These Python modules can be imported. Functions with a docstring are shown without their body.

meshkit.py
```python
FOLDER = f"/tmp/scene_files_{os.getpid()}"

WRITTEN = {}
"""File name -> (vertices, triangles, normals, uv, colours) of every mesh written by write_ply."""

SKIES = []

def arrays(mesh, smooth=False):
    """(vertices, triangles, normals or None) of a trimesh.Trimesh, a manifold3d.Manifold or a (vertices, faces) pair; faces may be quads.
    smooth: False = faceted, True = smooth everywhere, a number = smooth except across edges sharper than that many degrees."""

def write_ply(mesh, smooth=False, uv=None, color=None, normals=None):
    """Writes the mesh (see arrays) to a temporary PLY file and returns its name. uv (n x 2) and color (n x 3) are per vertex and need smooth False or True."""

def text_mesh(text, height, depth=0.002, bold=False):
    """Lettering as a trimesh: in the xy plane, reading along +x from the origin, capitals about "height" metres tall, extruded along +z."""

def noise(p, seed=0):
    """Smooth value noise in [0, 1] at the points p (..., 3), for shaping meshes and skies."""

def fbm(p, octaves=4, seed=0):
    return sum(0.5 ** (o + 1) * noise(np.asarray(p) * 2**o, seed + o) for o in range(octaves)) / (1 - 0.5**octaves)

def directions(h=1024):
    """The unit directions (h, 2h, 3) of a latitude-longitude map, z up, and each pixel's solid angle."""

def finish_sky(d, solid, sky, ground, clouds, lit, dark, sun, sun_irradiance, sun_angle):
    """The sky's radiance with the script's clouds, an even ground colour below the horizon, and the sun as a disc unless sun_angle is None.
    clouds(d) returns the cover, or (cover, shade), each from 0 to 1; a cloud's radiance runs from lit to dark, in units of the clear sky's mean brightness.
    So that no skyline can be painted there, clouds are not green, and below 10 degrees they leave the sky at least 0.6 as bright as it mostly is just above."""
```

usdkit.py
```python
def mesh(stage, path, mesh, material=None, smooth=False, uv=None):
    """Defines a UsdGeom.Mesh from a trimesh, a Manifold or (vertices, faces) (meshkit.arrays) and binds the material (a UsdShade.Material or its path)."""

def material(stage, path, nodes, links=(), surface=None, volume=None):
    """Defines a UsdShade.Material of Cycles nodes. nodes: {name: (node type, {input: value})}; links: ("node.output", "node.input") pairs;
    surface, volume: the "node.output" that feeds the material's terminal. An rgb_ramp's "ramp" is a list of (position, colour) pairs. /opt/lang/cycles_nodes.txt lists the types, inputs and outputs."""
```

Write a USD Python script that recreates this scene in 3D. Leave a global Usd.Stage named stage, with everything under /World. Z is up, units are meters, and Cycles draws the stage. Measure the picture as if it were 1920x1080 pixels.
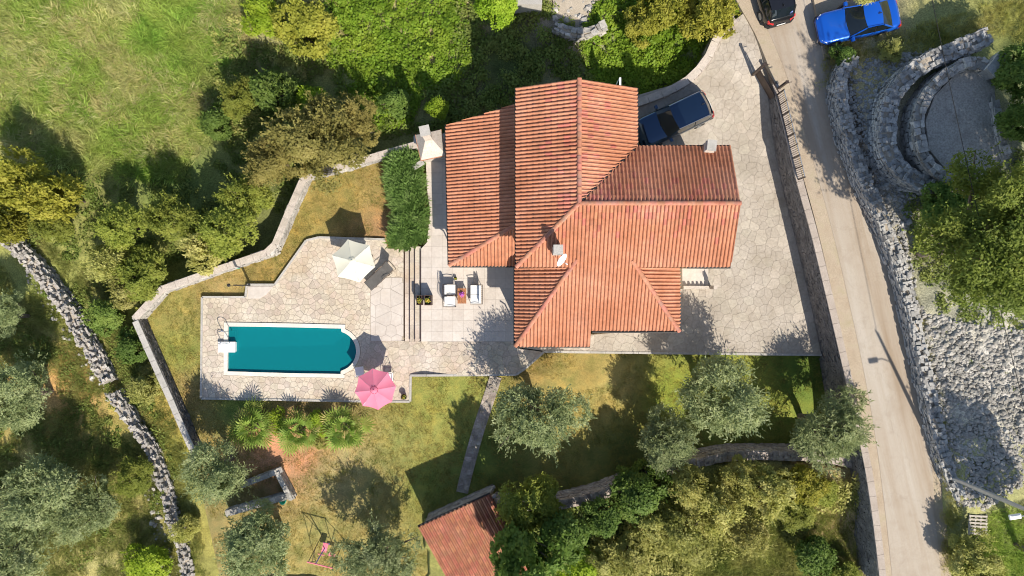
import math, re
import numpy as np, trimesh, shapely, usdkit, meshkit
from shapely.geometry import Polygon, Point, LineString
import shapely.ops
from scipy.interpolate import RBFInterpolator
from scipy.spatial import Delaunay
from pxr import Usd, UsdGeom, UsdLux, UsdShade, Gf, Sdf, Vt

# ------------------------------------------------------------------ stage, camera, sky, sun, exposure
stage = Usd.Stage.CreateInMemory()
UsdGeom.SetStageUpAxis(stage, 'Z'); UsdGeom.SetStageMetersPerUnit(stage, 1.0)
UsdGeom.Xform.Define(stage, '/World'); UsdGeom.Scope.Define(stage, '/World/Looks')
H = 40.0                                   # the drone hangs 40 m above the patio, looking straight down
SUN_AZ, SUN_EL = math.radians(155.0), math.radians(42.8)
SUN, SKY, EXPOSURE = 1.1, 0.10, 0.62
cam = UsdGeom.Camera.Define(stage, '/World/camera')
cam.AddTranslateOp().Set((0, 0, H))
cam.CreateHorizontalApertureAttr(36.0); cam.CreateVerticalApertureAttr(20.25); cam.CreateFocalLengthAttr(24.0)
cam.CreateClippingRangeAttr((0.5, 5000)); cam.CreateExposureAttr(EXPOSURE)
dome = UsdLux.DomeLight.Define(stage, '/World/sky')
sky = usdkit.material(stage, '/World/Looks/sky', {
    's': ('sky_texture', dict(sky_type='single_scattering', sun_disc=False, sun_elevation=SUN_EL, sun_rotation=SUN_AZ, altitude=200.0)),
    'b': ('background_shader', dict(strength=SKY))}, [('s.color', 'b.color')], surface='b.background')
UsdShade.MaterialBindingAPI.Apply(dome.GetPrim()).Bind(sky)
dome.GetPrim().SetCustomDataByKey('kind', 'structure')
sun = UsdLux.DistantLight.Define(stage, '/World/sun')
sun.CreateIntensityAttr(SUN); sun.CreateAngleAttr(0.53); sun.CreateColorAttr((1.0, 0.93, 0.82)); sun.CreateNormalizeAttr(True)
S = np.array([math.sin(SUN_AZ) * math.cos(SUN_EL), math.cos(SUN_AZ) * math.cos(SUN_EL), math.sin(SUN_EL)])
m4 = Gf.Matrix4d(); m4.SetRotate(Gf.Rotation(Gf.Vec3d(0, 0, 1), Gf.Vec3d(*S))); sun.AddTransformOp().Set(m4)

# ------------------------------------------------------------------ helpers: points, prims, meshes
RN = np.random.default_rng
def P(px, py, z=0.0):
    """The point at height z that stands at this place of the picture's plan."""
    k = (1 - z / H) / 32.0
    return np.array([(px - 960) * k, (540 - py) * k, z])
def P2(px, py, z=0.0): return P(px, py, z)[:2]
def PP(pts, z=0.0): return [P2(x, y, z) for x, y in pts]
used = {}
def uniq(parent, name):
    k = (parent, name); n = used.get(k, 0); used[k] = n + 1
    return f'{parent}/{name}' if n == 0 else f'{parent}/{name}_{n:03d}'
def keys(prim, label=None, cat=None, group=None, kind=None):
    for k, v in (('label', label), ('category', cat), ('group', group), ('kind', kind)):
        if v: prim.SetCustomDataByKey(k, v)
class T:
    """A thing: an Xform at its base; parts are given in world coordinates (local=True: in its own)."""
    def __init__(s, name, label=None, cat=None, loc=(0, 0, 0), rz=0, group=None, kind=None, local=False, scale=None):
        s.path = uniq('/World', name); s.loc = np.array(loc, float); s.local = local
        x = UsdGeom.Xform.Define(stage, s.path); x.AddTranslateOp().Set(tuple(map(float, loc))); x.AddRotateZOp().Set(float(rz))
        if local: x.AddScaleOp().Set(tuple(scale or (1, 1, 1)))
        s.prim = x.GetPrim(); keys(s.prim, label, cat, group, kind)
    def part(s, name, mesh, mat, smooth=False, label=None, kind=None, tone=None):
        return part(s, name, mesh, mat, smooth, label, kind, tone)
class Sub:
    def __init__(s, path, loc, local): s.path, s.loc, s.local = path, loc, local
    def part(s, name, mesh, mat, smooth=False, label=None, kind=None, tone=None):
        return part(s, name, mesh, mat, smooth, label, kind, tone)
def part(owner, name, mesh, mat, smooth=False, label=None, kind=None, tone=None):
    v, f, n = meshkit.arrays(mesh, smooth)
    path = uniq(owner.path, name)
    if not owner.local: v = v - owner.loc
    m = UsdGeom.Mesh.Define(stage, path)
    m.CreatePointsAttr(Vt.Vec3fArray.FromNumpy(np.ascontiguousarray(v, np.float32)))
    m.CreateFaceVertexCountsAttr(Vt.IntArray.FromNumpy(np.full(len(f), 3, np.int32)))
    m.CreateFaceVertexIndicesAttr(Vt.IntArray.FromNumpy(np.ascontiguousarray(f, np.int32).ravel()))
    m.CreateSubdivisionSchemeAttr('none')
    if n is not None:
        m.CreateNormalsAttr(Vt.Vec3fArray.FromNumpy(n.astype(np.float32))); m.SetNormalsInterpolation('vertex')
    if tone is not None:
        UsdGeom.PrimvarsAPI(m).CreatePrimvar('tone', Sdf.ValueTypeNames.Color3fArray, 'vertex').Set(Vt.Vec3fArray.FromNumpy(np.asarray(tone, np.float32)))
    UsdShade.MaterialBindingAPI.Apply(m.GetPrim()).Bind(mat)
    keys(m.GetPrim(), label, None, None, kind)
    return Sub(path, owner.loc, owner.local)
def single(name, mesh, mat, label=None, cat=None, kind=None, group=None, smooth=False, tone=None):
    class R: path, loc, local = '/World', np.zeros(3), True
    s = part(R, name, mesh, mat, smooth, None, None, tone)
    keys(stage.GetPrimAtPath(s.path), label, cat, group, kind); return s
def copy(src, loc, rz=0, label=None, cat=None, group=None, scale=(1, 1, 1)):
    """Another one of the same kind: its own Xform that refers to the first one's parts."""
    base = re.sub(r'_\d{3}$', '', src.path.rsplit('/', 1)[1])
    path = uniq('/World', base); x = UsdGeom.Xform.Define(stage, path); p = x.GetPrim()
    p.GetReferences().AddInternalReference(src.path); p.SetInstanceable(True)
    p.GetAttribute('xformOp:translate').Set(Gf.Vec3d(*map(float, loc))); p.GetAttribute('xformOp:rotateZ').Set(float(rz))
    p.GetAttribute('xformOp:scale').Set(Gf.Vec3f(*map(float, scale)))
    keys(p, label, cat, group); return p
def place(src, loc, rz=0, scale=(1, 1, 1)):
    p = src.prim
    p.GetAttribute('xformOp:translate').Set(Gf.Vec3d(*map(float, loc))); p.GetAttribute('xformOp:rotateZ').Set(float(rz)); p.GetAttribute('xformOp:scale').Set(Gf.Vec3f(*map(float, scale)))
def scatter(name, proto_meshes, pos, rot, scl, mat, label, cat=None, kind='stuff', smooth=False):
    """Uncountable pieces: one PointInstancer. rot: (n,4) quaternions w,x,y,z."""
    path = uniq('/World', name) if '/' not in name else uniq(*name.rsplit('/', 1))
    pi = UsdGeom.PointInstancer.Define(stage, path)
    class R: pass
    R.path, R.loc, R.local = path, np.zeros(3), True
    rel = pi.CreatePrototypesRel(); n = len(pos); rg = RN(len(name) + n)
    for i, pm in enumerate(proto_meshes):
        s = part(R, 'piece', pm, mat[i] if isinstance(mat, list) else mat, smooth); rel.AddTarget(s.path)
    pi.CreateProtoIndicesAttr(Vt.IntArray.FromNumpy(rg.integers(0, len(proto_meshes), n).astype(np.int32)))
    pi.CreatePositionsAttr(Vt.Vec3fArray.FromNumpy(np.ascontiguousarray(pos, np.float32)))
    pi.CreateOrientationsAttr(Vt.QuathArray([Gf.Quath(float(q[0]), float(q[1]), float(q[2]), float(q[3])) for q in rot]))
    scl = np.asarray(scl, np.float32); scl = np.repeat(scl[:, None], 3, 1) if scl.ndim == 1 else scl
    pi.CreateScalesAttr(Vt.Vec3fArray.FromNumpy(np.ascontiguousarray(scl)))
    keys(pi.GetPrim(), label, cat, None, kind)
def yaw(a, tilt=0, rg=None):
    a = np.asarray(a); n = len(a)
    q = np.stack([np.cos(a / 2), 0 * a, 0 * a, np.sin(a / 2)], 1)
    if tilt:
        b = rg.normal(0, tilt, n); c = rg.uniform(0, 6.3, n)
        t = np.stack([np.cos(b / 2), np.sin(b / 2) * np.cos(c), np.sin(b / 2) * np.sin(c), 0 * b], 1)
        w1, x1, y1, z1 = t.T; w2, x2, y2, z2 = q.T
        q = np.stack([w1*w2-x1*x2-y1*y2-z1*z2, w1*x2+x1*w2+y1*z2-z1*y2, w1*y2-x1*z2+y1*w2+z1*x2, w1*z2+x1*y2-y1*x2+z1*w2], 1)
    return q
def cat_mesh(ms):
    vs, fs, n = [], [], 0
    for m in ms:
        v, f, _ = meshkit.arrays(m); vs.append(v); fs.append(f + n); n += len(v)
    return np.vstack(vs), np.vstack(fs)
def box(cx, cy, cz, sx, sy, sz, rz=0.0):
    m = trimesh.creation.box((sx, sy, sz)); c, s = math.cos(rz), math.sin(rz); v = m.vertices @ np.array([[c, s, 0], [-s, c, 0], [0, 0, 1]])
    return np.array(v) + (cx, cy, cz), np.array(m.faces)
def beam(a, b, w, h=None):
    """A bar of rectangular section from a to b."""
    a, b = np.asarray(a, float), np.asarray(b, float); d = b - a; L = np.linalg.norm(d); d /= L
    up = np.array([0, 0, 1.0]) if abs(d[2]) < .95 else np.array([1.0, 0, 0]); s = np.cross(d, up); s /= np.linalg.norm(s); u = np.cross(s, d)
    h = h or w; q = [a + s*i*w/2 + u*j*h/2 for i, j in ((-1,-1),(1,-1),(1,1),(-1,1))] + [b + s*i*w/2 + u*j*h/2 for i, j in ((-1,-1),(1,-1),(1,1),(-1,1))]
    f = [(0,1,2),(0,2,3),(6,5,4),(7,6,4)] + [t for k in range(4) for t in ((k,k+4,(k+1)%4+4),(k,(k+1)%4+4,(k+1)%4))]
    return np.array(q), np.array(f)[:, ::-1]
def tube(pts, r, n=7, caps=True):
    """A round rod through the points; r one radius or one for each point."""
    pts = np.asarray(pts, float); m = len(pts); r = np.broadcast_to(r, m)
    d = np.gradient(pts, axis=0); d /= np.maximum(np.linalg.norm(d, axis=1, keepdims=True), 1e-9)
    ref = np.array([0.31, 0.17, 0.93]) if abs(d[0] @ [0.31, 0.17, 0.93]) < .9 else np.array([1.0, 0, 0])
    v = []
    for p, t, rr in zip(pts, d, r):
        s = np.cross(t, ref); s /= np.linalg.norm(s); u = np.cross(t, s); a = np.arange(n) * 2 * np.pi / n
        v.append(p + rr * (np.cos(a)[:, None] * s + np.sin(a)[:, None] * u))
    v = np.vstack(v); f = []
    for i in range(m - 1):
        for k in range(n):
            a, b = i*n+k, i*n+(k+1) % n; f += [(a, b, b+n), (a, b+n, a+n)]
    if caps: f += [(0, k+1, k) for k in range(1, n-1)] + [((m-1)*n, (m-1)*n+k, (m-1)*n+k+1) for k in range(1, n-1)]
    return v, np.array(f)
def lathe(prof, n=20, c=(0, 0, 0)):
    a = np.arange(n) * 2 * np.pi / n; prof = np.asarray(prof, float); m = len(prof)
    v = np.vstack([np.stack([r*np.cos(a), r*np.sin(a), z + 0*a], 1) for r, z in prof]) + c
    f = [t for i in range(m-1) for k in range(n) for t in ((i*n+k, i*n+(k+1) % n, (i+1)*n+(k+1) % n), (i*n+k, (i+1)*n+(k+1) % n, (i+1)*n+k))]
    return v, np.array(f)
def prism(poly, z0, z1):
    """Upright prism on a plan polygon (shapely or points)."""
    poly = poly if hasattr(poly, 'exterior') else Polygon(poly)
    m = trimesh.creation.extrude_polygon(poly, z1 - z0, engine='earcut'); return np.array(m.vertices) + (0, 0, z0), np.array(m.faces)
def sheet(poly, zf, step=0.5, skirt=0.3, edge=None):
    """A surface that follows zf(x, y) over a plan polygon, with a skirt down its rim."""
    edge = edge or step
    rings = [np.array(g.segmentize(edge).coords)[:-1] for g in (poly.exterior, *poly.interiors)]
    x0, y0, x1, y1 = poly.bounds; gx, gy = np.meshgrid(np.arange(x0, x1, step), np.arange(y0, y1, step)); g = np.stack([gx.ravel() + .013, gy.ravel() + .007], 1)
    inner = poly.buffer(-edge * .45); g = g[shapely.contains_xy(inner, g[:, 0], g[:, 1])] if len(g) and not inner.is_empty else np.zeros((0, 2))
    pts = np.vstack(rings + [g]); tri = Delaunay(pts).simplices
    c = pts[tri].mean(1); tri = tri[shapely.contains_xy(poly, c[:, 0], c[:, 1])]
    a = pts[tri]; cr = (a[:, 1, 0]-a[:, 0, 0])*(a[:, 2, 1]-a[:, 0, 1]) - (a[:, 1, 1]-a[:, 0, 1])*(a[:, 2, 0]-a[:, 0, 0])
    tri = np.where(cr[:, None] < 0, tri[:, ::-1], tri)[np.abs(cr) > 1e-7]
    z = zf(pts[:, 0], pts[:, 1]); v = np.column_stack([pts, z]); f = [tri]
    if skirt:
        n0, off = 0, len(v); low = []
        for r in rings:
            k = len(r); i = np.arange(k); j = (i + 1) % k; low.append(np.column_stack([r, z[n0:n0+k] - skirt]))
            f += [np.stack([n0+i, off+i, off+j], 1), np.stack([n0+i, off+j, n0+j], 1)]; n0 += k; off += k
        v = np.vstack([v] + low)
    return v, np.vstack(f)
def pieces(owner, name, items, mat, most=300, stuff=None, smooth=False):
    """The pieces that can be picked apart: the largest in view as parts of their own, the rest joined into one part."""
    def size(m):
        v = np.asarray(m[0]); c = v.mean(0); k = 32 / (1 - c[2] / H); px, py = 960 + c[0]*k, 540 - c[1]*k
        return (np.prod(np.maximum(np.ptp(v[:, :2], axis=0), 1e-3)) * k * k) * (1 if -15 < px < 1935 and -15 < py < 1095 else 0.01)
    order = sorted(range(len(items)), key=lambda i: -size(items[i]))
    pick = lambda i: mat[i % len(mat)] if isinstance(mat, list) else mat
    for i in sorted(order[:most]): owner.part(name, items[i], pick(i), smooth)
    if order[most:]:
        owner.part(stuff or f'small_{name}', cat_mesh([items[i] for i in sorted(order[most:])]), pick(0), smooth, kind='stuff')
def smoothpath(pts, step=0.4):
    pts = np.asarray(pts, float); n = len(pts)
    if n > 2:
        t = np.concatenate([[0], np.cumsum(np.linalg.norm(np.diff(pts, axis=0), axis=1))])
        from scipy.interpolate import PchipInterpolator
        s = np.linspace(0, t[-1], max(3, int(t[-1] / step))); return PchipInterpolator(t, pts)(s)
    L = np.linalg.norm(pts[1] - pts[0]); return np.linspace(pts[0], pts[1], max(2, int(L / step)))
def S01(x): x = np.clip(x, 0, 1); return x * x * (3 - 2 * x)

# ------------------------------------------------------------------ materials
def M(name, cols, scale=1.0, fine=0, fine_amt=.25, rough=.8, bump=0, bump_scale=None, vary=0, hue=0, spec=.3, trans=0, metal=0, coat=0, tone=False, tint=None, dirt=None):
    """A procedural material: a ramp of colours over noise, finer noise on its brightness, each piece a little lighter, darker or warmer."""
    nodes = {'g': ('geometry', {}), 'p': ('principled_bsdf', dict(roughness=rough, specular_ior_level=spec, metallic=metal, coat_weight=coat))}
    L = []
    if tone:
        nodes['a'] = ('attribute', dict(attribute='tone')); col = 'a.color'
    elif len(cols) == 1:
        nodes['c0'] = ('color', dict(value=cols[0])); col = 'c0.color'
    if len(cols) > 1:
        nodes['n'] = ('noise_texture', dict(scale=scale, detail=5.0, roughness=.6)); L.append(('g.position', 'n.vector'))
        k = len(cols); nodes['r'] = ('rgb_ramp', dict(ramp=[(.3 + .4 * i / (k - 1), c) for i, c in enumerate(cols)])); L.append(('n.fac', 'r.fac'))
        if tone:
            nodes['tm'] = ('mix', dict(mix_type='multiply', fac=1.0)); L += [(col, 'tm.color1'), ('r.color', 'tm.color2')]; col = 'tm.color'
        else: col = 'r.color'
    nodes['h'] = ('hsv', dict(hue=.5, saturation=1.0, value=1.0)); val = None
    if fine:
        nodes['n2'] = ('noise_texture', dict(scale=fine, detail=3.0, roughness=.65)); L.append(('g.position', 'n2.vector'))
        nodes['m2'] = ('map_range', dict(from_min=.3, from_max=.7, to_min=1 - fine_amt, to_max=1 + fine_amt)); L.append(('n2.fac', 'm2.value')); val = 'm2.result'
    if vary or hue:
        nodes['o'] = ('object_info', {}); nodes['ra'] = ('math', dict(math_type='add')); nodes['rf'] = ('math', dict(math_type='fraction'))
        L += [('o.random', 'ra.value1'), ('g.random_per_island', 'ra.value2'), ('ra.value', 'rf.value1')]
        nodes['m3'] = ('map_range', dict(from_min=0., from_max=1., to_min=1 - vary, to_max=1 + vary)); L.append(('rf.value', 'm3.value'))
        if val:
            nodes['mm'] = ('math', dict(math_type='multiply')); L += [(val, 'mm.value1'), ('m3.result', 'mm.value2')]; val = 'mm.value'
        else: val = 'm3.result'
        if hue:
            nodes['rh'] = ('math', dict(math_type='multiply', value2=7.31)); nodes['rg'] = ('math', dict(math_type='fraction')); nodes['m4'] = ('map_range', dict(from_min=0., from_max=1., to_min=.5 - hue, to_max=.5 + hue))
            L += [('rf.value', 'rh.value1'), ('rh.value', 'rg.value1'), ('rg.value', 'm4.value'), ('m4.result', 'h.hue')]
    if val: L.append((val, 'h.value'))
    L.append((col, 'h.color')); col = 'h.color'
    if dirt:
        nodes['nd'] = ('noise_texture', dict(scale=dirt[1], detail=6.0, roughness=.7)); nodes['md'] = ('map_range', dict(from_min=.5, from_max=.72, to_min=0., to_max=dirt[2], clamp=True)); nodes['xd'] = ('mix', dict(mix_type='mix', color2=dirt[0]))
        L += [('g.position', 'nd.vector'), ('nd.fac', 'md.value'), ('md.result', 'xd.fac'), (col, 'xd.color1')]; col = 'xd.color'
    L.append((col, 'p.base_color')); out = 'p.BSDF'
    if bump:
        nodes['nb'] = ('noise_texture', dict(scale=bump_scale or fine or 20., detail=4.0, roughness=.6)); nodes['b'] = ('bump', dict(strength=bump, distance=.05))
        L += [('g.position', 'nb.vector'), ('nb.fac', 'b.height'), ('b.normal', 'p.normal')]
    if trans:
        nodes['t'] = ('translucent_bsdf', {}); nodes['x'] = ('mix_closure', dict(fac=trans)); L += [(col, 't.color'), ('p.BSDF', 'x.closure1'), ('t.BSDF', 'x.closure2')]; out = 'x.closure'
    return usdkit.material(stage, f'/World/Looks/{name}', nodes, L, surface=out)

m_ground = M('soil_and_grass', [(.72, .72, .7), (1, 1, 1), (1.25, 1.2, 1.1)], scale=1.1, fine=14, fine_amt=.45, bump=.8, bump_scale=16, tone=True, rough=.95, spec=.1)
m_lawn = M('lawn', [(.72, .82, .75), (1, 1, 1), (1.3, 1.16, 1.05)], scale=1.6, fine=22, fine_amt=.5, bump=.7, bump_scale=34, tone=True, rough=.95, spec=.1)
def road_material():
    n = {'g': ('geometry', {}), 'u': ('vector_math', dict(math_type='dot_product', vector2=(.975, .22, 0.))), 'v': ('vector_math', dict(math_type='dot_product', vector2=(-.22, .975, 0.))),
         'mu': ('math', dict(math_type='multiply', value2=.85)), 'mv': ('math', dict(math_type='multiply', value2=.045)), 'c': ('combine_xyz', {}),
         'n1': ('noise_texture', dict(scale=1.0, detail=5.0, roughness=.62)), 'r': ('rgb_ramp', dict(ramp=[(.3, (.31, .235, .165)), (.45, (.385, .32, .25)), (.58, (.43, .375, .31)), (.72, (.47, .42, .36))])),
         'n2': ('noise_texture', dict(scale=30., detail=3.0, roughness=.7)), 'm2': ('map_range', dict(from_min=.3, from_max=.7, to_min=.84, to_max=1.16)), 'h': ('hsv', {}),
         'n3': ('noise_texture', dict(scale=.7, detail=6.0, roughness=.7)), 'm3': ('map_range', dict(from_min=.52, from_max=.7, to_min=0., to_max=.5, clamp=True)), 'x': ('mix', dict(mix_type='mix', color2=(.30, .235, .17))),
         'nw': ('noise_texture', dict(scale=1.4, detail=3.0)), 'sw': ('vector_math', dict(math_type='scale', scale=.9)), 'aw': ('vector_math', dict(math_type='add')), 'vo': ('voronoi_texture', dict(feature='distance_to_edge', scale=.33)), 'mc': ('map_range', dict(from_min=.0, from_max=.012, to_min=.14, to_max=0., clamp=True)), 'xc': ('mix', dict(mix_type='mix', color2=(.17, .14, .11))),
         'b': ('bump', dict(strength=.3, distance=.03)), 'p': ('principled_bsdf', dict(roughness=.92, specular_ior_level=.2))}
    L = [('g.position', 'u.vector1'), ('g.position', 'v.vector1'), ('u.value', 'mu.value1'), ('v.value', 'mv.value1'), ('mu.value', 'c.x'), ('mv.value', 'c.y'), ('c.vector', 'n1.vector'), ('n1.fac', 'r.fac'), ('g.position', 'n2.vector'), ('n2.fac', 'm2.value'), ('m2.result', 'h.value'), ('r.color', 'h.color'),
         ('g.position', 'n3.vector'), ('n3.fac', 'm3.value'), ('m3.result', 'x.fac'), ('h.color', 'x.color1'), ('g.position', 'nw.vector'), ('nw.color', 'sw.vector1'), ('g.position', 'aw.vector1'), ('sw.vector', 'aw.vector2'), ('aw.vector', 'vo.vector'), ('vo.distance', 'mc.value'), ('mc.result', 'xc.fac'), ('x.color', 'xc.color1'),
         ('xc.color', 'p.base_color'), ('n2.fac', 'b.height'), ('b.normal', 'p.normal')]
    return usdkit.material(stage, '/World/Looks/lane_surface', n, L, surface='p.BSDF')
m_road = road_material()
m_verge = M('pale_verge', [(.37, .29, .205), (.42, .34, .25), (.46, .385, .30)], scale=1.2, fine=25, fine_amt=.25, bump=.4, rough=.95, dirt=((.3, .25, .12), 1.2, .6))
m_gravel = M('pinkish_gravel', [(.36, .30, .25), (.45, .385, .33)], scale=1.2, fine=30, fine_amt=.3, bump=.5, rough=.95)
m_mortar = M('mortar', [(.34, .29, .225), (.42, .36, .285)], scale=2, fine=20, rough=.95)
m_joint = M('pale_joint', [(.34, .285, .22), (.44, .38, .305)], scale=1.2, fine=20, rough=.95)
m_pave = M('pale_paving_stone', [(.345, .30, .24), (.415, .365, .30), (.465, .415, .35)], scale=.4, fine=7, fine_amt=.16, vary=.07, hue=.006, bump=.25, bump_scale=18, rough=.75, dirt=((.27, .22, .16), .45, .6))
m_pool_pave = M('pool_paving_stone', [(.42, .345, .26), (.495, .42, .335), (.535, .47, .395)], scale=.55, fine=9, fine_amt=.16, vary=.12, hue=.012, bump=.25, bump_scale=18, rough=.75, dirt=((.45, .3, .17), .35, .5))
m_patio = M('patio_tile', [(.50, .435, .38), (.545, .485, .425), (.585, .53, .475)], scale=.8, fine=6, fine_amt=.07, vary=.05, bump=.08, rough=.6, dirt=((.47, .4, .33), .6, .5))
m_concrete = M('grey_concrete', [(.36, .34, .31), (.46, .43, .39)], scale=1.3, fine=18, fine_amt=.16, bump=.2, rough=.9, dirt=((.25, .24, .2), 1.1, .6))
m_oldconc = M('old_floor_concrete', [(.3, .275, .24), (.4, .37, .325), (.47, .44, .39)], scale=.9, fine=10, fine_amt=.3, bump=.5, rough=.95, dirt=((.13, .125, .1), .9, .7))
m_coping = M('pale_coping', [(.62, .57, .49), (.7, .65, .57)], scale=2, fine=14, fine_amt=.1, rough=.7, vary=.05)
m_scree = M('scree_stone', [(.26, .245, .215), (.34, .32, .285), (.42, .395, .355)], scale=.8, fine=9, fine_amt=.2, vary=.17, hue=.01, bump=.5, bump_scale=12, rough=.92)
m_cap = M('wall_cap_concrete', [(.44, .38, .33), (.54, .47, .4)], scale=1.5, fine=14, fine_amt=.2, bump=.25, rough=.9, dirt=((.3, .26, .2), 1.2, .6))
m_stone = M('grey_limestone', [(.22, .215, .205), (.32, .31, .29), (.42, .405, .375)], scale=1.5, fine=9, fine_amt=.25, vary=.22, hue=.01, bump=.5, bump_scale=12, rough=.92)
m_stone2 = M('pale_limestone', [(.26, .245, .22), (.36, .335, .3), (.47, .445, .4)], scale=1.7, fine=9, fine_amt=.25, vary=.28, hue=.012, bump=.5, bump_scale=12, rough=.92)
m_stoned = M('brown_wall_stone', [(.24, .2, .165), (.34, .29, .25), (.44, .39, .34)], scale=2.2, fine=10, fine_amt=.25, vary=.28, hue=.015, bump=.5, bump_scale=12, rough=.92)
TC = [(.385, .14, .082), (.475, .19, .12), (.53, .238, .163)]
m_tile = M('terracotta_tile', TC, scale=.5, fine=5, fine_amt=.14, vary=.17, hue=.014, bump=.1, bump_scale=30, rough=.85, spec=.15, dirt=((.24, .12, .08), .9, .45))
m_tile2 = M('terracotta_ridge_tile', [(.38, .145, .09), (.46, .205, .135)], scale=1.5, fine=6, fine_amt=.15, vary=.14, hue=.012, rough=.8, spec=.25, dirt=((.22, .2, .17), 2.0, .6))
m_deck = M('roof_underlay', [(.16, .06, .035), (.2, .08, .05)], scale=2, rough=.95)
m_tileold = M('old_terracotta_tile', [(.27, .1, .06), (.37, .145, .085), (.42, .2, .13)], scale=.7, fine=6, fine_amt=.2, vary=.16, hue=.012, rough=.85, dirt=((.2, .13, .09), 2.2, .6))
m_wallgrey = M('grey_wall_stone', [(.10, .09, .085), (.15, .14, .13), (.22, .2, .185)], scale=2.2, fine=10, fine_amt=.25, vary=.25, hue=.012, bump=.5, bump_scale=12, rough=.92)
m_plaster = M('cream_plaster', [(.62, .54, .43), (.7, .62, .5)], scale=1, fine=12, fine_amt=.08, bump=.1, rough=.9)
m_white = M('white_paint', [(.76, .76, .74), (.8, .8, .78)], scale=3, rough=.45)
m_cushion = M('white_cushion', [(.74, .73, .7), (.8, .79, .76)], scale=5, fine=60, fine_amt=.05, rough=.9, bump=.2)
m_iron = M('dark_iron', [(.03, .028, .028), (.05, .045, .042)], scale=8, rough=.55, metal=.3)
m_galv = M('galvanised_steel', [(.4, .42, .43), (.5, .52, .53)], scale=4, fine=20, fine_amt=.1, rough=.45, metal=.8)
m_rail = M('brown_iron', [(.05, .035, .03), (.09, .065, .055)], scale=4, rough=.5, metal=.4)
m_wood = M('orange_brown_wood', [(.3, .12, .05), (.42, .19, .085)], scale=6, fine=25, rough=.55)
m_dwood = M('weathered_wood', [(.2, .15, .11), (.3, .24, .18)], scale=6, fine=25, rough=.85)
m_grid = M('pale_timber', [(.4, .36, .3), (.5, .45, .39)], scale=6, fine=25, rough=.85)
m_pink = M('pink_canvas', [(.80, .22, .33), (.83, .26, .37)], scale=1.5, fine=40, fine_amt=.05, rough=.85, trans=.25)
m_pinkd = M('dark_pink_vent', [(.3, .03, .07), (.36, .05, .09)], scale=3, rough=.85)
m_cream = M('cream_canvas', [(.78, .75, .60), (.80, .78, .65)], scale=1.5, fine=40, fine_amt=.04, rough=.85, trans=.22)
m_sling = M('grey_sling', [(.085, .08, .075), (.12, .112, .105)], scale=3, fine=50, fine_amt=.2, rough=.8)
m_pinkpl = M('pink_plastic', [(.8, .17, .25), (.84, .24, .3)], scale=3, rough=.4)
m_purple = M('violet_plastic', [(.2, .14, .5), (.3, .24, .62)], scale=6, rough=.4)
m_teal = M('teal_plastic', [(.03, .36, .27), (.06, .44, .33)], scale=3, rough=.45)
m_flower = M('yellow_flowers', [(.75, .5, .04), (.8, .6, .12)], scale=9, rough=.8, vary=.2, trans=.2)
m_violet = M('violet_flowers', [(.5, .12, .6), (.65, .3, .75)], scale=9, rough=.8, vary=.2, trans=.2)
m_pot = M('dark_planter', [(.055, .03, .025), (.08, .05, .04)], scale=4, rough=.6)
m_dish = M('white_dish', [(.7, .7, .7), (.76, .76, .76)], scale=3, rough=.35)
m_bark = M('bark', [(.1, .075, .055), (.2, .165, .13)], scale=5, fine=18, fine_amt=.3, bump=.6, rough=.95)
m_basin = M('teal_pool_basin', [(.05, .40, .46), (.07, .48, .54)], scale=1, fine=10, fine_amt=.06, rough=.5)
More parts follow.
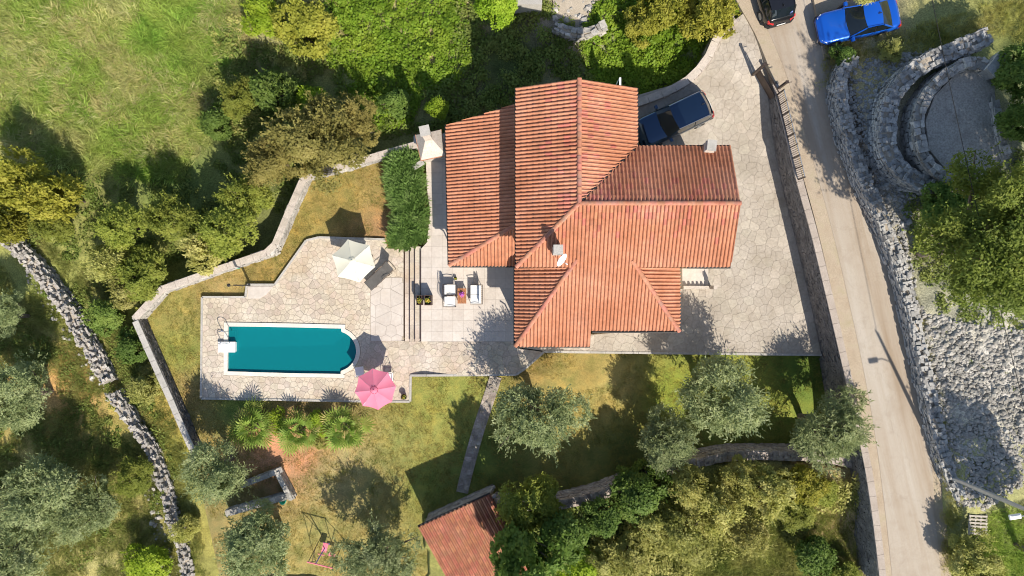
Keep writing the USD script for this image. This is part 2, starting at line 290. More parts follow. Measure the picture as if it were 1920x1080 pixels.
m_black = M('black_rubber', [(.018, .018, .018), (.025, .025, .025)], scale=9, rough=.8)
m_paint_blue = M('bright_blue_car_paint', [(.006, .105, .56)], rough=.3, metal=.35, coat=.9, spec=.5)
m_paint_dark = M('dark_blue_car_paint', [(.03, .065, .12)], rough=.16, metal=.9, coat=1., spec=.5)
m_paint_black = M('black_car_paint', [(.012, .012, .014)], rough=.25, metal=.3, coat=.8, spec=.5)
m_glass = M('dark_car_glass', [(.008, .012, .016)], rough=.06, spec=.6, coat=.4)
m_chrome = M('chrome', [(.7, .7, .72)], rough=.15, metal=1.)
m_red = M('red_lamp', [(.5, .02, .02)], rough=.2, coat=.5)
m_lamp = M('clear_lamp', [(.6, .62, .65)], rough=.15, coat=.5)
m_plate = M('plain_plate', [(.7, .7, .68)], rough=.4)
m_trim = M('black_trim', [(.02, .02, .022)], rough=.6)
def water_material():
    n = {'g': ('geometry', {}), 'nz': ('noise_texture', dict(scale=2.2, detail=3.0)), 'b': ('bump', dict(strength=.12, distance=.05)), 'f': ('fresnel', dict(IOR=1.33)),
         't0': ('transparent_bsdf', dict(color=(.3, .78, .82))), 'd': ('diffuse_bsdf', dict(color=(.004, .19, .215))), 't': ('mix_closure', dict(fac=.72)), 's': ('glossy_bsdf', dict(roughness=.03, color=(1, 1, 1))), 'x': ('mix_closure', {})}
    return usdkit.material(stage, '/World/Looks/pool_water', n, [('g.position', 'nz.vector'), ('nz.fac', 'b.height'), ('b.normal', 's.normal'), ('b.normal', 'f.normal'), ('f.fac', 'x.fac'), ('t0.BSDF', 't.closure1'), ('d.BSDF', 't.closure2'), ('t.closure', 'x.closure1'), ('s.BSDF', 'x.closure2')], surface='x.closure')
m_water = water_material()
def leaf(name, cols, scale=.9, vary=.17, hue=.007, trans=.42, rough=.6, spec=.25): return M(name, [tuple(min(.7, 1.27 * x) for x in c) for c in cols], scale=scale, vary=vary, hue=hue, trans=trans, rough=rough, spec=spec)
l_olive = leaf('olive_leaf', [(.17, .205, .082), (.24, .28, .125), (.325, .35, .18)], rough=.5)
l_broad = leaf('green_leaf', [(.15, .185, .03), (.22, .25, .042), (.30, .31, .062)])
l_big = leaf('large_tree_leaf', [(.09, .125, .022), (.14, .175, .03), (.21, .23, .045)], scale=.5)
l_dark = leaf('dark_green_leaf', [(.085, .14, .025), (.125, .19, .037), (.175, .235, .05)])
l_yellow = leaf('yellow_green_leaf', [(.19, .195, .025), (.265, .26, .037), (.33, .305, .055)], hue=.008)
l_brown = leaf('brown_olive_leaf', [(.165, .145, .04), (.24, .21, .06), (.31, .26, .085)], hue=.008)
l_khaki = leaf('khaki_leaf', [(.25, .26, .06), (.37, .36, .11), (.47, .44, .17)], hue=.008)
l_bright = leaf('bright_green_leaf', [(.16, .25, .015), (.23, .32, .025), (.29, .36, .04)])
l_ivy = leaf('ivy_leaf', [(.12, .20, .015), (.18, .27, .025), (.25, .32, .035)], scale=.45)
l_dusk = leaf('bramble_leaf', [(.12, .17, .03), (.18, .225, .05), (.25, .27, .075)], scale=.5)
l_hedge = leaf('strap_leaf', [(.12, .21, .045), (.19, .30, .075), (.27, .37, .12)], scale=1.2)
l_palm = leaf('palm_leaf', [(.14, .21, .03), (.2, .29, .05), (.3, .35, .09)], scale=1.2)
l_palmd = leaf('dry_palm_leaf', [(.35, .3, .1), (.42, .36, .15)], scale=2)
l_grass = leaf('meadow_grass', [(.22, .36, .055), (.33, .41, .09), (.44, .44, .17)], scale=.35, vary=.3, hue=.008)
l_gold = leaf('dry_meadow_grass', [(.21, .24, .05), (.32, .3, .085), (.42, .36, .14)], scale=.6, vary=.3, hue=.008)
l_red = leaf('rust_leaf', [(.3, .12, .03), (.42, .19, .05)], scale=1.2)

# ------------------------------------------------------------------ heights of the land
CTRL = [(-60, -40, -1.3), (0, 0, -1.2), (300, 0, -1.2), (600, 0, -1.0), (870, 0, -.7), (1000, 50, -.5), (1250, 90, -.9), (1370, 30, .5), (0, 300, -1.6), (300, 300, -1.7), (480, 200, -1.6), (700, 200, -1.2),
        (900, 150, -.6), (0, 500, -2.1), (200, 500, -2.0), (300, 700, -1.9), (0, 800, -2.3), (200, 900, -2.2), (330, 1000, -1.7), (380, 900, -1.3), (430, 1090, -1.15), (0, 1090, -2.3),
        (1000, 1040, .0), (1150, 980, .3), (1250, 950, .35), (1450, 900, .4), (1580, 950, .2), (1500, 1090, .3), (1612, 1000, .1), (1625, 1080, .1), (1000, 1120, -.2), (880, 1100, -.9),
        (1420, 0, 1.15), (1470, 0, 1.2), (1530, 200, 1.55), (1600, 500, 1.95), (1660, 750, 2.1), (1690, 950, 2.15), (1700, 1090, 2.2), (1600, 40, 1.4), (1750, 20, 1.7), (1900, 20, 2.0),
        (1620, 160, 2.1), (1700, 180, 2.7), (1800, 230, 3.0), (1900, 200, 2.9), (1720, 320, 2.6), (1800, 420, 2.7), (1920, 500, 3.0), (1760, 650, 2.75), (1900, 750, 3.1), (1830, 850, 2.7), (1920, 950, 2.8), (1820, 1000, 2.2), (1900, 1080, 2.3), (1770, 1080, 2.1),
        (-400, 300, -3), (-300, 1000, -4), (500, -400, -1), (1500, -400, 2), (2300, 300, 5), (2300, 900, 5), (600, 1500, -2), (1500, 1500, 1)]
_c = np.array([P(x, y, z) for x, y, z in CTRL]); _g = RBFInterpolator(_c[:, :2], _c[:, 2], kernel='thin_plate_spline', smoothing=.02)
def rbf(f, x, y): return f(np.column_stack([np.ravel(x), np.ravel(y)])).reshape(np.shape(x))
def roadz(x, y): return np.interp(y, [-20, -8, 5, 11, 15, 22], [2.2, 2.1, 1.78, 1.45, 1.22, 1.05])
def ground0(x, y):
    x, y = np.asarray(x, float), np.asarray(y, float)
    r2 = np.sqrt(x * x + y * y); z = np.clip(rbf(_g, x, y), -6, 8); return z * np.clip((140 - r2) / 70, 0, 1) - 2.0 * np.clip((r2 - 70) / 70, 0, 1)
LC = [(640, 380, -.72), (560, 480, -.75), (330, 600, -.85), (330, 750, -.95), (450, 780, -.9), (700, 780, -.85), (850, 720, -.6), (840, 850, -1.0), (600, 900, -1.1), (560, 1060, -1.15), (760, 1060, -1.1), (1050, 700, -.5), (1100, 860, -1.15), (1400, 690, -.5), (1300, 840, -1.2), (1500, 830, -1.2), (1500, 690, -.55), (950, 900, -1.1), (720, 330, -.6), (900, 640, -.7), (1200, 500, -.6), (400, 1090, -1.2)]
_l = np.array([P(x, y, z) for x, y, z in LC]); _lf = RBFInterpolator(_l[:, :2], _l[:, 2], kernel='thin_plate_spline', smoothing=.05)
def lawnz(x, y): return rbf(_lf, np.asarray(x, float), np.asarray(y, float))
def drivez(x, y): return 1.12 * S01(((np.asarray(x) - 12) * .25 + (np.asarray(y) - 8.3)) / 6.6)
PROP = Polygon(PP([(790, 268), (570, 328), (512, 470), (300, 540), (254, 600), (362, 845), (360, 900), (400, 1095), (800, 1095), (790, 985), (930, 945), (1100, 935), (1290, 872), (1400, 856), (1618, 876), (1575, 640), (1525, 420), (1462, 190), (1440, 110), (1416, 36), (1375, 42), (1352, 100), (1290, 160), (1195, 190), (1195, 270), (1100, 160), (960, 200), (850, 245)], 0))
RL = [(1380, -60), (1406, -2), (1441, 60), (1470, 130), (1500, 220), (1532, 330), (1562, 440), (1590, 560), (1616, 680), (1638, 800), (1652, 900), (1664, 1000), (1674, 1100)]
RR = [(1512, -60), (1525, 0), (1548, 90), (1575, 200), (1604, 320), (1645, 440), (1682, 560), (1706, 650), (1730, 750), (1745, 850), (1752, 950), (1758, 1020), (1766, 1100)]
def onroad(px, py):
    z = 1.8
    for _ in range(4): q = P(px, py, z); z = float(roadz(q[0], q[1]))
    return P(px, py, z)
rl = smoothpath([onroad(*q)[:2] for q in RL], .8); rr = smoothpath([onroad(*q)[:2] for q in RR], .8)
SEG = Polygon(PP([(930, 930), (1400, 850), (1626, 870), (1641, 980), (1654, 1110), (1660, 1300), (900, 1300)], .8))
CORR = Polygon(np.vstack([rl - (.5, 0), (rr + (.55, 0))[::-1]]))
def ground(x, y):
    z = ground0(x, y); x, y = np.asarray(x, float), np.asarray(y, float)
    z = np.where(shapely.contains_xy(CORR, x, y), np.minimum(z, roadz(x, y) - .3), z)
    z = np.where(shapely.contains_xy(SEG, x, y), np.minimum(z, .5), z)
    return np.where(shapely.contains_xy(PROP.buffer(-.12), x, y), -3.2, z)
def anyz(x, y):
    inl = bool(shapely.contains_xy(PROP, float(x), float(y)))
    return float(lawnz(x, y)) if inl else float(ground0(x, y))

# ------------------------------------------------------------------ the ground sheet, reaching the horizon
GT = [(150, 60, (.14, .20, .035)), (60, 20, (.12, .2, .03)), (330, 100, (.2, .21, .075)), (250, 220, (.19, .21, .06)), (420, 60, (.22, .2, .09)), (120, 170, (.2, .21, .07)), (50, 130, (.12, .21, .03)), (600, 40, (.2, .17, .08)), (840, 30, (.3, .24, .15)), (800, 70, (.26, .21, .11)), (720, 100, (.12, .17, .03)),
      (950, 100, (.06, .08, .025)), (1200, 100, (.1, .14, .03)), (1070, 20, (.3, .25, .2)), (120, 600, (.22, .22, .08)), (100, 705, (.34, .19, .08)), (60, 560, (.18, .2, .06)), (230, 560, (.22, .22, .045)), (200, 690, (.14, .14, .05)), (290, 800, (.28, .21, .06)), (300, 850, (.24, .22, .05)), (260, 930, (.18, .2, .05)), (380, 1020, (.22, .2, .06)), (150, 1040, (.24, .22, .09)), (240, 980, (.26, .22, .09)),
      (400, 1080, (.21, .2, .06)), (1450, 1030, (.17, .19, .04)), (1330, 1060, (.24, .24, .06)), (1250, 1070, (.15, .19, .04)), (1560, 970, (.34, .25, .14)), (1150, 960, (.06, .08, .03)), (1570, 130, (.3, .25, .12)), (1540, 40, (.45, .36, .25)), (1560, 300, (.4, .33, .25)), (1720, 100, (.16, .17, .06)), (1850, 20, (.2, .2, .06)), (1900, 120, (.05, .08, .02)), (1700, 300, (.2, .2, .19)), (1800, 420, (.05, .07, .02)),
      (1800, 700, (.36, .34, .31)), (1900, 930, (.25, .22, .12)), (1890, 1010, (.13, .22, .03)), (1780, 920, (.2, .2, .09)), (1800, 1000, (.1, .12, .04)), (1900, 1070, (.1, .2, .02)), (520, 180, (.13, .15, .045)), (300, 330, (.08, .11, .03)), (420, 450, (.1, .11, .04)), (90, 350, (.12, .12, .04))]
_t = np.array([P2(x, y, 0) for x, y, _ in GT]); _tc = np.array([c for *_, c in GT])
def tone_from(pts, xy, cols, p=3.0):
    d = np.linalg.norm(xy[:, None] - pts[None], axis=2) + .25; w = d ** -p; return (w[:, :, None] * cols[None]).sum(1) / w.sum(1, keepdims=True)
ax = np.concatenate([[-900, -500, -300, -180, -110, -75, -55], np.arange(-42, 42.01, .22), [55, 75, 110, 180, 300, 500, 900]])
ay = np.concatenate([[-900, -500, -300, -180, -110, -75, -50], np.arange(-26, 26.01, .22), [50, 75, 110, 180, 300, 500, 900]])
gx, gy = np.meshgrid(ax, ay); gz = ground(gx, gy)
w3 = np.stack([gx, gy, 0 * gx], -1); near = (np.abs(gx) < 45) & (np.abs(gy) < 30)
gz = gz + near * ((meshkit.fbm(w3 * .9, 4, 3) - .5) * .35 + (meshkit.fbm(w3 * 3.5, 2, 8) - .5) * .10)
nx, ny = len(ax), len(ay); ii = np.arange(nx * ny).reshape(ny, nx)
gf = np.vstack([np.stack([ii[:-1, :-1], ii[:-1, 1:], ii[1:, 1:]], -1).reshape(-1, 3), np.stack([ii[:-1, :-1], ii[1:, 1:], ii[1:, :-1]], -1).reshape(-1, 3)])
gxy = np.column_stack([gx.ravel(), gy.ravel()])
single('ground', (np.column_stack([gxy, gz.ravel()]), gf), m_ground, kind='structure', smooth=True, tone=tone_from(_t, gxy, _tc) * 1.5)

# ------------------------------------------------------------------ garden lawn, terraces, driveway, road
TER = Polygon(PP([(378, 558), (460, 558), (463, 535), (515, 535), (575, 452), (598, 446), (722, 450), (727, 466), (757, 467), (757, 640), (694, 640), (694, 751), (378, 746)], -.6))
STRIP = Polygon(PP([(694, 520), (757, 520), (757, 640), (694, 640)], -.6))
_pa, _pc = Polygon(PP([(428, 612), (535, 613.5), (640, 616), (639, 701), (530, 699), (427, 696)], -.6)), P2(630.5, 658.5, -.6)
POOL = _pa.union(Point(*_pc).buffer(37.5 * (1 + .6 / H) / 32, 24)).buffer(.1).buffer(-.1).simplify(.006); COPE = POOL.buffer(.24, join_style=2)
RAMP = Polygon(PP([(690.5, 639.6), (968, 639.6), (968, 652), (1019, 659), (986, 690), (970, 702), (769, 704), (768, 752), (690.5, 752)], -.3))
PATIO = Polygon(PP([(789.5, 466), (800, 455), (806, 400), (800, 350), (797, 270), (840, 245), (975, 230), (985, 640.5), (789.5, 640.5)], 0))
DRIVE = Polygon([*PP([(970, 640), (1195, 620), (1195, 180)], 0), *[P2(x, y, z) for x, y, z in [(1290, 152, .3), (1326, 112, .55), (1346, 70, .85), (1374, 40, 1.05), (1401, 20, 1.12), (1424, 36, 1.15), (1441, 100, 1.0), (1452, 180, .6), (1464, 300, .1), (1482, 400, 0), (1512, 530, 0), (1535, 640, 0), (1540, 664, 0)]], *PP([(1022, 658), (975, 652)], 0)])
def rampz(x, y):
    px, py = 960 + np.asarray(x) * 32, 540 - np.asarray(y) * 32
    return -.6 + .597 * S01((px - 752) / (45 + np.clip(py - 640, 0, 200) * 1.1))
HOLE = shapely.union_all([TER, RAMP, PATIO, DRIVE, Polygon(PP([(960, 160), (1200, 160), (1400, 270), (1400, 500), (1280, 640), (960, 660)], 0))]).buffer(-.25)
LAWN = PROP.buffer(.15).difference(HOLE).difference(Polygon(PP([(1100, 100), (1470, 0), (1470, 300), (1100, 300)], 0)))
LAWN = max(getattr(LAWN, 'geoms', [LAWN]), key=lambda g: g.area)
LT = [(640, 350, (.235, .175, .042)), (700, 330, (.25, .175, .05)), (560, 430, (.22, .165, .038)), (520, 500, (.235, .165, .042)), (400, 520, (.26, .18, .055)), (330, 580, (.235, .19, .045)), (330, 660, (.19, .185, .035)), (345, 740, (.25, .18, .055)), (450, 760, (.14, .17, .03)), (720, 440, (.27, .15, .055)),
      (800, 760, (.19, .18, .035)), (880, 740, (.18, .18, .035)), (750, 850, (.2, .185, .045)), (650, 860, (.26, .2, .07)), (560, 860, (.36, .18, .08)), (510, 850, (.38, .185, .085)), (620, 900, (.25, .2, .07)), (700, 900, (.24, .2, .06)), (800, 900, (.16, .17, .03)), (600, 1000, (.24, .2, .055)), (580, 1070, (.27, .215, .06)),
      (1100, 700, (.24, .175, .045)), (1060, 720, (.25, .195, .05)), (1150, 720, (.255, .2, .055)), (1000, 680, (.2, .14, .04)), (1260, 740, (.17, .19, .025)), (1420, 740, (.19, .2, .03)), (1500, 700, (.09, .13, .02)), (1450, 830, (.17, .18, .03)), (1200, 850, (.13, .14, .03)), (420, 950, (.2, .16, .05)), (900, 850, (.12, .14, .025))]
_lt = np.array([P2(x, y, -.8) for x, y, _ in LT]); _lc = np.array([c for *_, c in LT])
lv, lf_ = sheet(LAWN, lambda x, y: lawnz(x, y) + (meshkit.fbm(np.stack([x * 1.5, y * 1.5, 0 * x], -1), 3, 5) - .5) * .05, .3, .4)
single('lawn', (lv, lf_), m_lawn, kind='structure', smooth=50, tone=None) if False else None
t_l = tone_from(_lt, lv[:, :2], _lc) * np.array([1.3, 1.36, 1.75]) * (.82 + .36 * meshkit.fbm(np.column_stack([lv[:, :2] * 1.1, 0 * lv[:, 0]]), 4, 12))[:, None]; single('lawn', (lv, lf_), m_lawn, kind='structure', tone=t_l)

def crazy(poly, size, gap, zf, thick, rg, rel=.42, proud=.008):
    """Irregular flagstones that fill a polygon, each with its own edges."""
    x0, y0, x1, y1 = poly.bounds; nx_, ny_ = int((x1-x0)/size)+3, int((y1-y0)/size)+3
    g = np.stack(np.meshgrid(np.arange(nx_), np.arange(ny_)), -1).reshape(-1, 2) * 1.0; g[:, 0] += .5 * (g[:, 1] % 2)
    g = (g + rg.uniform(-rel, rel, g.shape)) * size + (x0 - size, y0 - size)
    g = g[rg.random(len(g)) > .12]; out = []
    for cell in shapely.voronoi_polygons(shapely.MultiPoint(g)).geoms:
        if not cell.intersects(poly): continue
        for c in getattr(cell.intersection(poly), 'geoms', [cell.intersection(poly)]):
            if c.geom_type != 'Polygon' or c.area < .12 * size * size: continue
            c = c.buffer(-gap, join_style=2).simplify(.012)
            if c.geom_type != 'Polygon' or c.is_empty or c.area < .1 * size * size: continue
            c = Polygon(c.exterior)
            v2, f = trimesh.creation.triangulate_polygon(c, engine='earcut'); n = len(c.exterior.coords) - 1
            f = np.where(f >= n, 0, f); v2 = v2[:n]
            z = zf(v2[:, 0], v2[:, 1]) + rg.uniform(0, proud); tp = np.column_stack([v2, z]); bt = np.column_stack([v2, z - thick])
            a = v2[f]; cr = (a[:, 1, 0]-a[:, 0, 0])*(a[:, 2, 1]-a[:, 0, 1]) - (a[:, 1, 1]-a[:, 0, 1])*(a[:, 2, 0]-a[:, 0, 0]); f = np.where(cr[:, None] < 0, f[:, ::-1], f)
            i = np.arange(n); j = (i+1) % n; s = np.vstack([np.stack([i, i+n, j+n], 1), np.stack([i, j+n, j], 1)])
            if not Polygon(v2).exterior.is_ccw: s = s[:, ::-1]
            out.append((np.vstack([tp, bt]), np.vstack([f, s])))
    return out
flat = lambda z: (lambda x, y: z + 0 * np.asarray(x, float))
t = T('pool_terrace', kind='structure'); t.part('slab', sheet(TER.difference(COPE.buffer(-.02)), flat(-.62), .8, .75), m_joint)
pieces(t, 'flagstone', crazy(TER.difference(COPE.buffer(.02)).difference(STRIP), .31, .007, flat(-.603), .012, RN(1)), m_pool_pave)
pieces(t, 'paver', crazy(STRIP.buffer(-.02), .62, .006, flat(-.604), .012, RN(19), rel=.08), m_patio)
t = T('sloping_terrace', kind='structure'); t.part('slab', sheet(RAMP, lambda x, y: rampz(x, y) - .015, .4, .7), m_joint)
pieces(t, 'flagstone', crazy(RAMP, .36, .007, rampz, .02, RN(2)), m_pool_pave)
t = T('patio', kind='structure'); t.part('slab', sheet(PATIO, flat(-.012), 1.0, .8), m_mortar); tl = []; rg = RN(3)
x0, y0, x1, y1 = PATIO.bounds
for i in range(int((x1 - x0) / .62) + 1):
    for j in range(int((y1 - y0) / .62) + 1):
        c = shapely.box(x0 + i*.62, y0 + j*.62, x0 + (i+1)*.62 - .008, y0 + (j+1)*.62 - .008).intersection(PATIO.buffer(-.01))
        if c.geom_type == 'Polygon' and c.area > .03: tl.append(prism(c, -.03, rg.uniform(.001, .004)))
pieces(t, 'paving_tile', tl, m_patio)
t = T('driveway', kind='structure'); t.part('slab', sheet(DRIVE, lambda x, y: drivez(x, y) - .015, .45, .8), m_joint)
pieces(t, 'flagstone', crazy(DRIVE, .44, .006, drivez, .025, RN(4), rel=.46, proud=.005), m_pave)

# garden stairs between pool level and patio: three treads
t = T('garden_steps', kind='structure')
for k, (xa, xb) in enumerate([(760.5, 770), (770, 779.5), (779.5, 789.5)]):
    z = -.45 + .15 * k; yb = 640; a, b = P2(xa, 462, z), P2(xb, yb, z)
    ms = [box((a[0]+b[0])/2 - .03, a[1] + (b[1]-a[1]) * (q + .5) / 6, z - .02, b[0]-a[0] + .06, abs(b[1]-a[1]) / 6 - .008, .04) for q in range(6)]
    t.part('riser', box((a[0]+b[0])/2 + .015, (a[1]+b[1])/2, z - .24, b[0]-a[0], abs(b[1]-a[1]), .4), m_concrete)
    for q in ms: t.part('tread_slab', q, m_pool_pave)
    t.part('nosing', box(a[0] - .052, (a[1]+b[1])/2, z - .016, .03, abs(b[1]-a[1]), .042), m_pot)  # dark strip added to stand in for the shadow line under each step edge
a, b = P2(789.5, 470, 0), P2(789.5, 640, 0); t.part('nosing', box(a[0] - .034, (a[1]+b[1])/2, -.02, .03, abs(b[1]-a[1]), .05), m_pot)  # the patio edge gets its shadow line as a dark-coloured strip too
# kerbs along the terraces
def kerb(pts, w=.13, top=.03, name='kerb', mat=None):
    ms = [beam((*a[:2], a[2] + top - .1), (*b[:2], b[2] + top - .1), w, .2) for a, b in zip(pts[:-1], pts[1:])]
    t = T(name, kind='structure'); q = []
    for a, b in zip(pts[:-1], pts[1:]):
        a, b = np.asarray(a), np.asarray(b); n = max(1, int(np.linalg.norm(b - a) / .9))
        for i in range(n):
            s, e = a + (b-a) * (i + .006) / n, a + (b-a) * (i + .994) / n; q.append(beam(s + (0, 0, top - .1), e + (0, 0, top - .1), w, .2))
    pieces(t, 'kerbstone', q, mat or m_concrete)
kerb([P(x, y, -.6) for x, y in [(768.5, 753), (692, 752.5), (377, 747), (379, 557), (460.5, 557), (463, 534), (515, 534), (574, 451), (598, 445), (722, 449)]])
kerb([P(x, y, z) for x, y, z in [(769, 753, -.6), (770, 704, -.55), (800, 704, -.2), (850, 703.5, -.05), (968, 702.5, 0), (986, 690, 0), (1020, 659.5, 0), (1541, 665.5, 0)]])

# the pool
t = T('swimming_pool', 'turquoise swimming pool with a rounded end beside the flagstone terrace', 'swimming pool', loc=(*POOL.centroid.coords[0], -.6))
cs = []; ring = COPE.difference(POOL); pl = np.array(POOL.exterior.segmentize(.62).coords)[:-1]; L = POOL.exterior.length; n = int(L / .6)
for i in range(n):
    a, b = POOL.exterior.interpolate((i + .01) * L / n), POOL.exterior.interpolate((i + .99) * L / n)
    seg = shapely.ops.substring(POOL.exterior, (i + .012) * L / n, (i + .988) * L / n) if hasattr(shapely, 'ops') else LineString([a, b])
    c = seg.buffer(.30, cap_style=2, join_style=2).intersection(ring)
    c = max(getattr(c, 'geoms', [c]), key=lambda g: g.area)
    if c.geom_type == 'Polygon' and c.area > .02: cs.append(prism(c.buffer(-.002), -.64, -.548))
pieces(t, 'coping_stone', cs, m_coping)
t.part('coping_bed', prism(ring.buffer(-.01) if ring.buffer(-.01).geom_type == 'Polygon' else ring, -.9, -.552), m_coping)
b = sheet(POOL.buffer(.03), lambda x, y: -1.95 - .045 * (np.asarray(x) + 16), .6, 0); t.part('basin_floor', b, m_basin)
rim = np.array(POOL.buffer(.02).exterior.coords)[:-1]; n = len(rim); i = np.arange(n); j = (i + 1) % n
t.part('basin_wall', (np.vstack([np.column_stack([rim, np.full(n, -.6)]), np.column_stack([rim, np.full(n, -2.7)])]), np.vstack([np.stack([i, j, j+n], 1), np.stack([i, j+n, i+n], 1)])), m_basin)
t.part('water', sheet(POOL.buffer(.015), flat(-.70), .5, 0), m_water)
a = P(418, 651, -.35)
f = T('pool_filter_unit', 'white box hung over the short edge of the swimming pool beside the rails', 'pool filter', loc=P(420, 651, -.6))
f.part('cover', box(a[0] + .18, a[1], -.47, 1.0, .62, .12), m_white); f.part('body', box(a[0] + .5, a[1], -.72, .34, .56, .4), m_white); f.part('lid', box(a[0] + .02, a[1], -.398, .5, .5, .025), m_dish)
t = T('pool_ladder', 'pair of curved steel handrails at the end of the swimming pool', 'pool ladder', loc=P(418, 630, -.6))
for yy in (620, 643):
    b0 = P(416, yy, -.56); e = P(430, yy, -.56)
    q = np.array([b0, b0 + (0, 0, .5), b0 + (.1, 0, .75), b0 + (.3, 0, .8), b0 + (.5, 0, .62), (e[0] + .1, e[1], -.6), (e[0] + .14, e[1], -1.5)])
    t.part('handrail', tube(smoothpath(q, .1), .022), m_chrome, True); t.part('foot_plate', lathe([(.0, -.545), (.06, -.548), (.06, -.556)], 12, (b0[0], b0[1], 0)), m_chrome)
for k in range(3):
    z = -.95 - .25 * k; a, b = P(431.5, 620, -.56), P(431.5, 643, -.56); t.part('rung', beam((a[0] + .1, a[1], z), (b[0] + .1, b[1], z), .07, .03), m_chrome)

# ------------------------------------------------------------------ road, verges and the wall along it
single('road', sheet(Polygon(np.vstack([rl, rr[::-1]])), lambda x, y: roadz(x, y) + .03, .7, .3), m_road, kind='structure')
rv = smoothpath([onroad(x - 27, y)[:2] for x, y in RL], .8)
single('road_verge', sheet(Polygon(np.vstack([rv, (rl + (.12, 0))[::-1]])), lambda x, y: roadz(x, y) + .015 + .0 * x, .7, .5), m_verge, kind='structure')
rde = smoothpath([onroad(x + 20, y)[:2] for x, y in RR], .8)
single('road_verge', sheet(Polygon(np.vstack([rr - (.1, 0), rde[::-1]])), lambda x, y: roadz(x, y) + .012, .7, .5), m_verge, kind='structure')

def rock(rg, sx, sy, sz):
    m = trimesh.creation.icosphere(1 if False else 0, 1.0); v = np.array(m.vertices); v = np.sign(v) * np.abs(v) ** .8; v = v * (1 + rg.uniform(-.22, .22, (len(v), 1)))
    return v * (sx / 2, sy / 2, sz / 2), np.array(m.faces)
def blk(rg, sx, sy, sz, j=.16):
    v = np.array([[x, y, z] for x in (-.5, .5) for y in (-.5, .5) for z in (-.5, .5)]) * (sx, sy, sz); v += rg.uniform(-j, j, v.shape) * min(sx, sy, sz)
    f = np.array([(0,1,3),(0,3,2),(4,6,7),(4,7,5),(0,4,5),(0,5,1),(2,3,7),(2,7,6),(0,2,6),(0,6,4),(1,5,7),(1,7,3)]); return v, f
def turn(m, a, at):
    c, s = math.cos(a), math.sin(a); return m[0] @ np.array([[c, s, 0], [-s, c, 0], [0, 0, 1]]) + at, m[1]
def wall(name, label, cat, path, base, top, width, stone=.28, bend=True, faces=(1, -1), cap=None, mat=None, core=None, seed=1, most=300, rough=.5, group=None, ends=True):
    """A stone wall along a plan path: a core, courses of single stones on the faces, stones or slabs on top. base/top: functions of the point."""
    rg = RN(seed); path = smoothpath(path, .45) if bend else np.vstack([np.array(LineString(path).segmentize(.45).coords)]); d = np.gradient(path, axis=0); d /= np.linalg.norm(d, axis=1, keepdims=True); nrm = np.column_stack([d[:, 1], -d[:, 0]])
    b = np.array([base(*p) for p in path]); tp = np.array([top(*p) for p in path]); m = len(path)
    t = T(name, label, cat, loc=(*path[0], b[0]), group=group)
    hw = width / 2 - .06; q = np.vstack([np.column_stack([path + s * nrm * hw, z]) for s, z in ((1, b - .5), (1, tp - .06), (-1, tp - .06), (-1, b - .5))])
    i = np.arange(m - 1); f = np.vstack([np.vstack([np.stack([k*m+i, k*m+i+1, (k+1) % 4*m+i+1], 1), np.stack([k*m+i, (k+1) % 4*m+i+1, (k+1) % 4*m+i], 1)]) for k in range(4)] + [np.array([(0, m, 2*m), (0, 2*m, 3*m), (m-1, 3*m-1, 2*m-1), (m-1, 4*m-1, 3*m-1)])])
    t.part('core', (q, f[:, ::-1]), core or m_mortar)
    s = np.concatenate([[0], np.cumsum(np.linalg.norm(np.diff(path, axis=0), axis=1))]); L = s[-1]; at = lambda u, a: np.stack([np.interp(u, s, a[:, k]) for k in range(2)], -1)
    items = []
    for side in faces:
        hmax = (tp - b).max(); row, zz = 0, 0.0
        while zz < hmax:
            hh = stone * rg.uniform(.5, .85); u = rg.uniform(0, stone) - stone
            while u < L:
                w = stone * rg.uniform(.7, 1.7); um = np.clip(u + w / 2, 0, L); lo, hi = np.interp(um, s, b), np.interp(um, s, tp)
                if lo + zz + hh * .4 < hi - (.05 if cap else .0):
                    p, e = at(um, path), at(um, d); n_ = np.array([e[1], -e[0]]); k = min(hh, hi - lo - zz)
                    items.append(turn(blk(rg, w * .95, .16, k * .92), math.atan2(e[1], e[0]), (*(p + side * n_ * (width / 2 - .05 + rg.uniform(-.02, .03) * rough * 2)), lo + zz + k / 2)))
                u += w
            zz += hh
    tops = []
    if cap:
        n = int(L / .8)
        for k in range(n):
            u0, u1 = (k + .01) * L / n, (k + .99) * L / n; p0, p1 = at(u0, path), at(u1, path); z0, z1 = np.interp(u0, s, tp), np.interp(u1, s, tp); tops.append(beam((*p0, z0), (*p1, z1), width + .02, .09))
        pieces(t, 'cap_slab', tops, cap, most)
    else:
        u = 0
        while u < L:
            w = stone * rg.uniform(.7, 1.5); x = -width / 2
            while x < width / 2:
                y = min(stone * rg.uniform(.7, 1.5), width / 2 - x + .05); um = min(u + w / 2, L); p, e = at(um, path), at(um, d); n_ = np.array([e[1], -e[0]]); hi = np.interp(um, s, tp)
                items.append(turn(blk(rg, w * .93, y * .93, .2, .2), math.atan2(e[1], e[0]) + rg.normal(0, .12 * rough), (*(p + n_ * (x + y / 2)), hi - .08 + rg.uniform(-.05, .06) * rough * 2))); x += y
            u += w
    pieces(t, 'stone', items, mat or m_stone, most)
    return t
def hgt(pts):
    """Heights given along a path -> a function of the nearest place on it."""
    p = np.array([P2(x, y, z) for x, y, z in pts]); z = np.array([q[2] for q in pts]); s = np.concatenate([[0], np.cumsum(np.linalg.norm(np.diff(p, axis=0), axis=1))]); ln = LineString(p)
    return lambda x, y: float(np.interp(ln.project(Point(x, y)), s, z))
def path3(pts): return [P2(x, y, z) for x, y, z in pts]
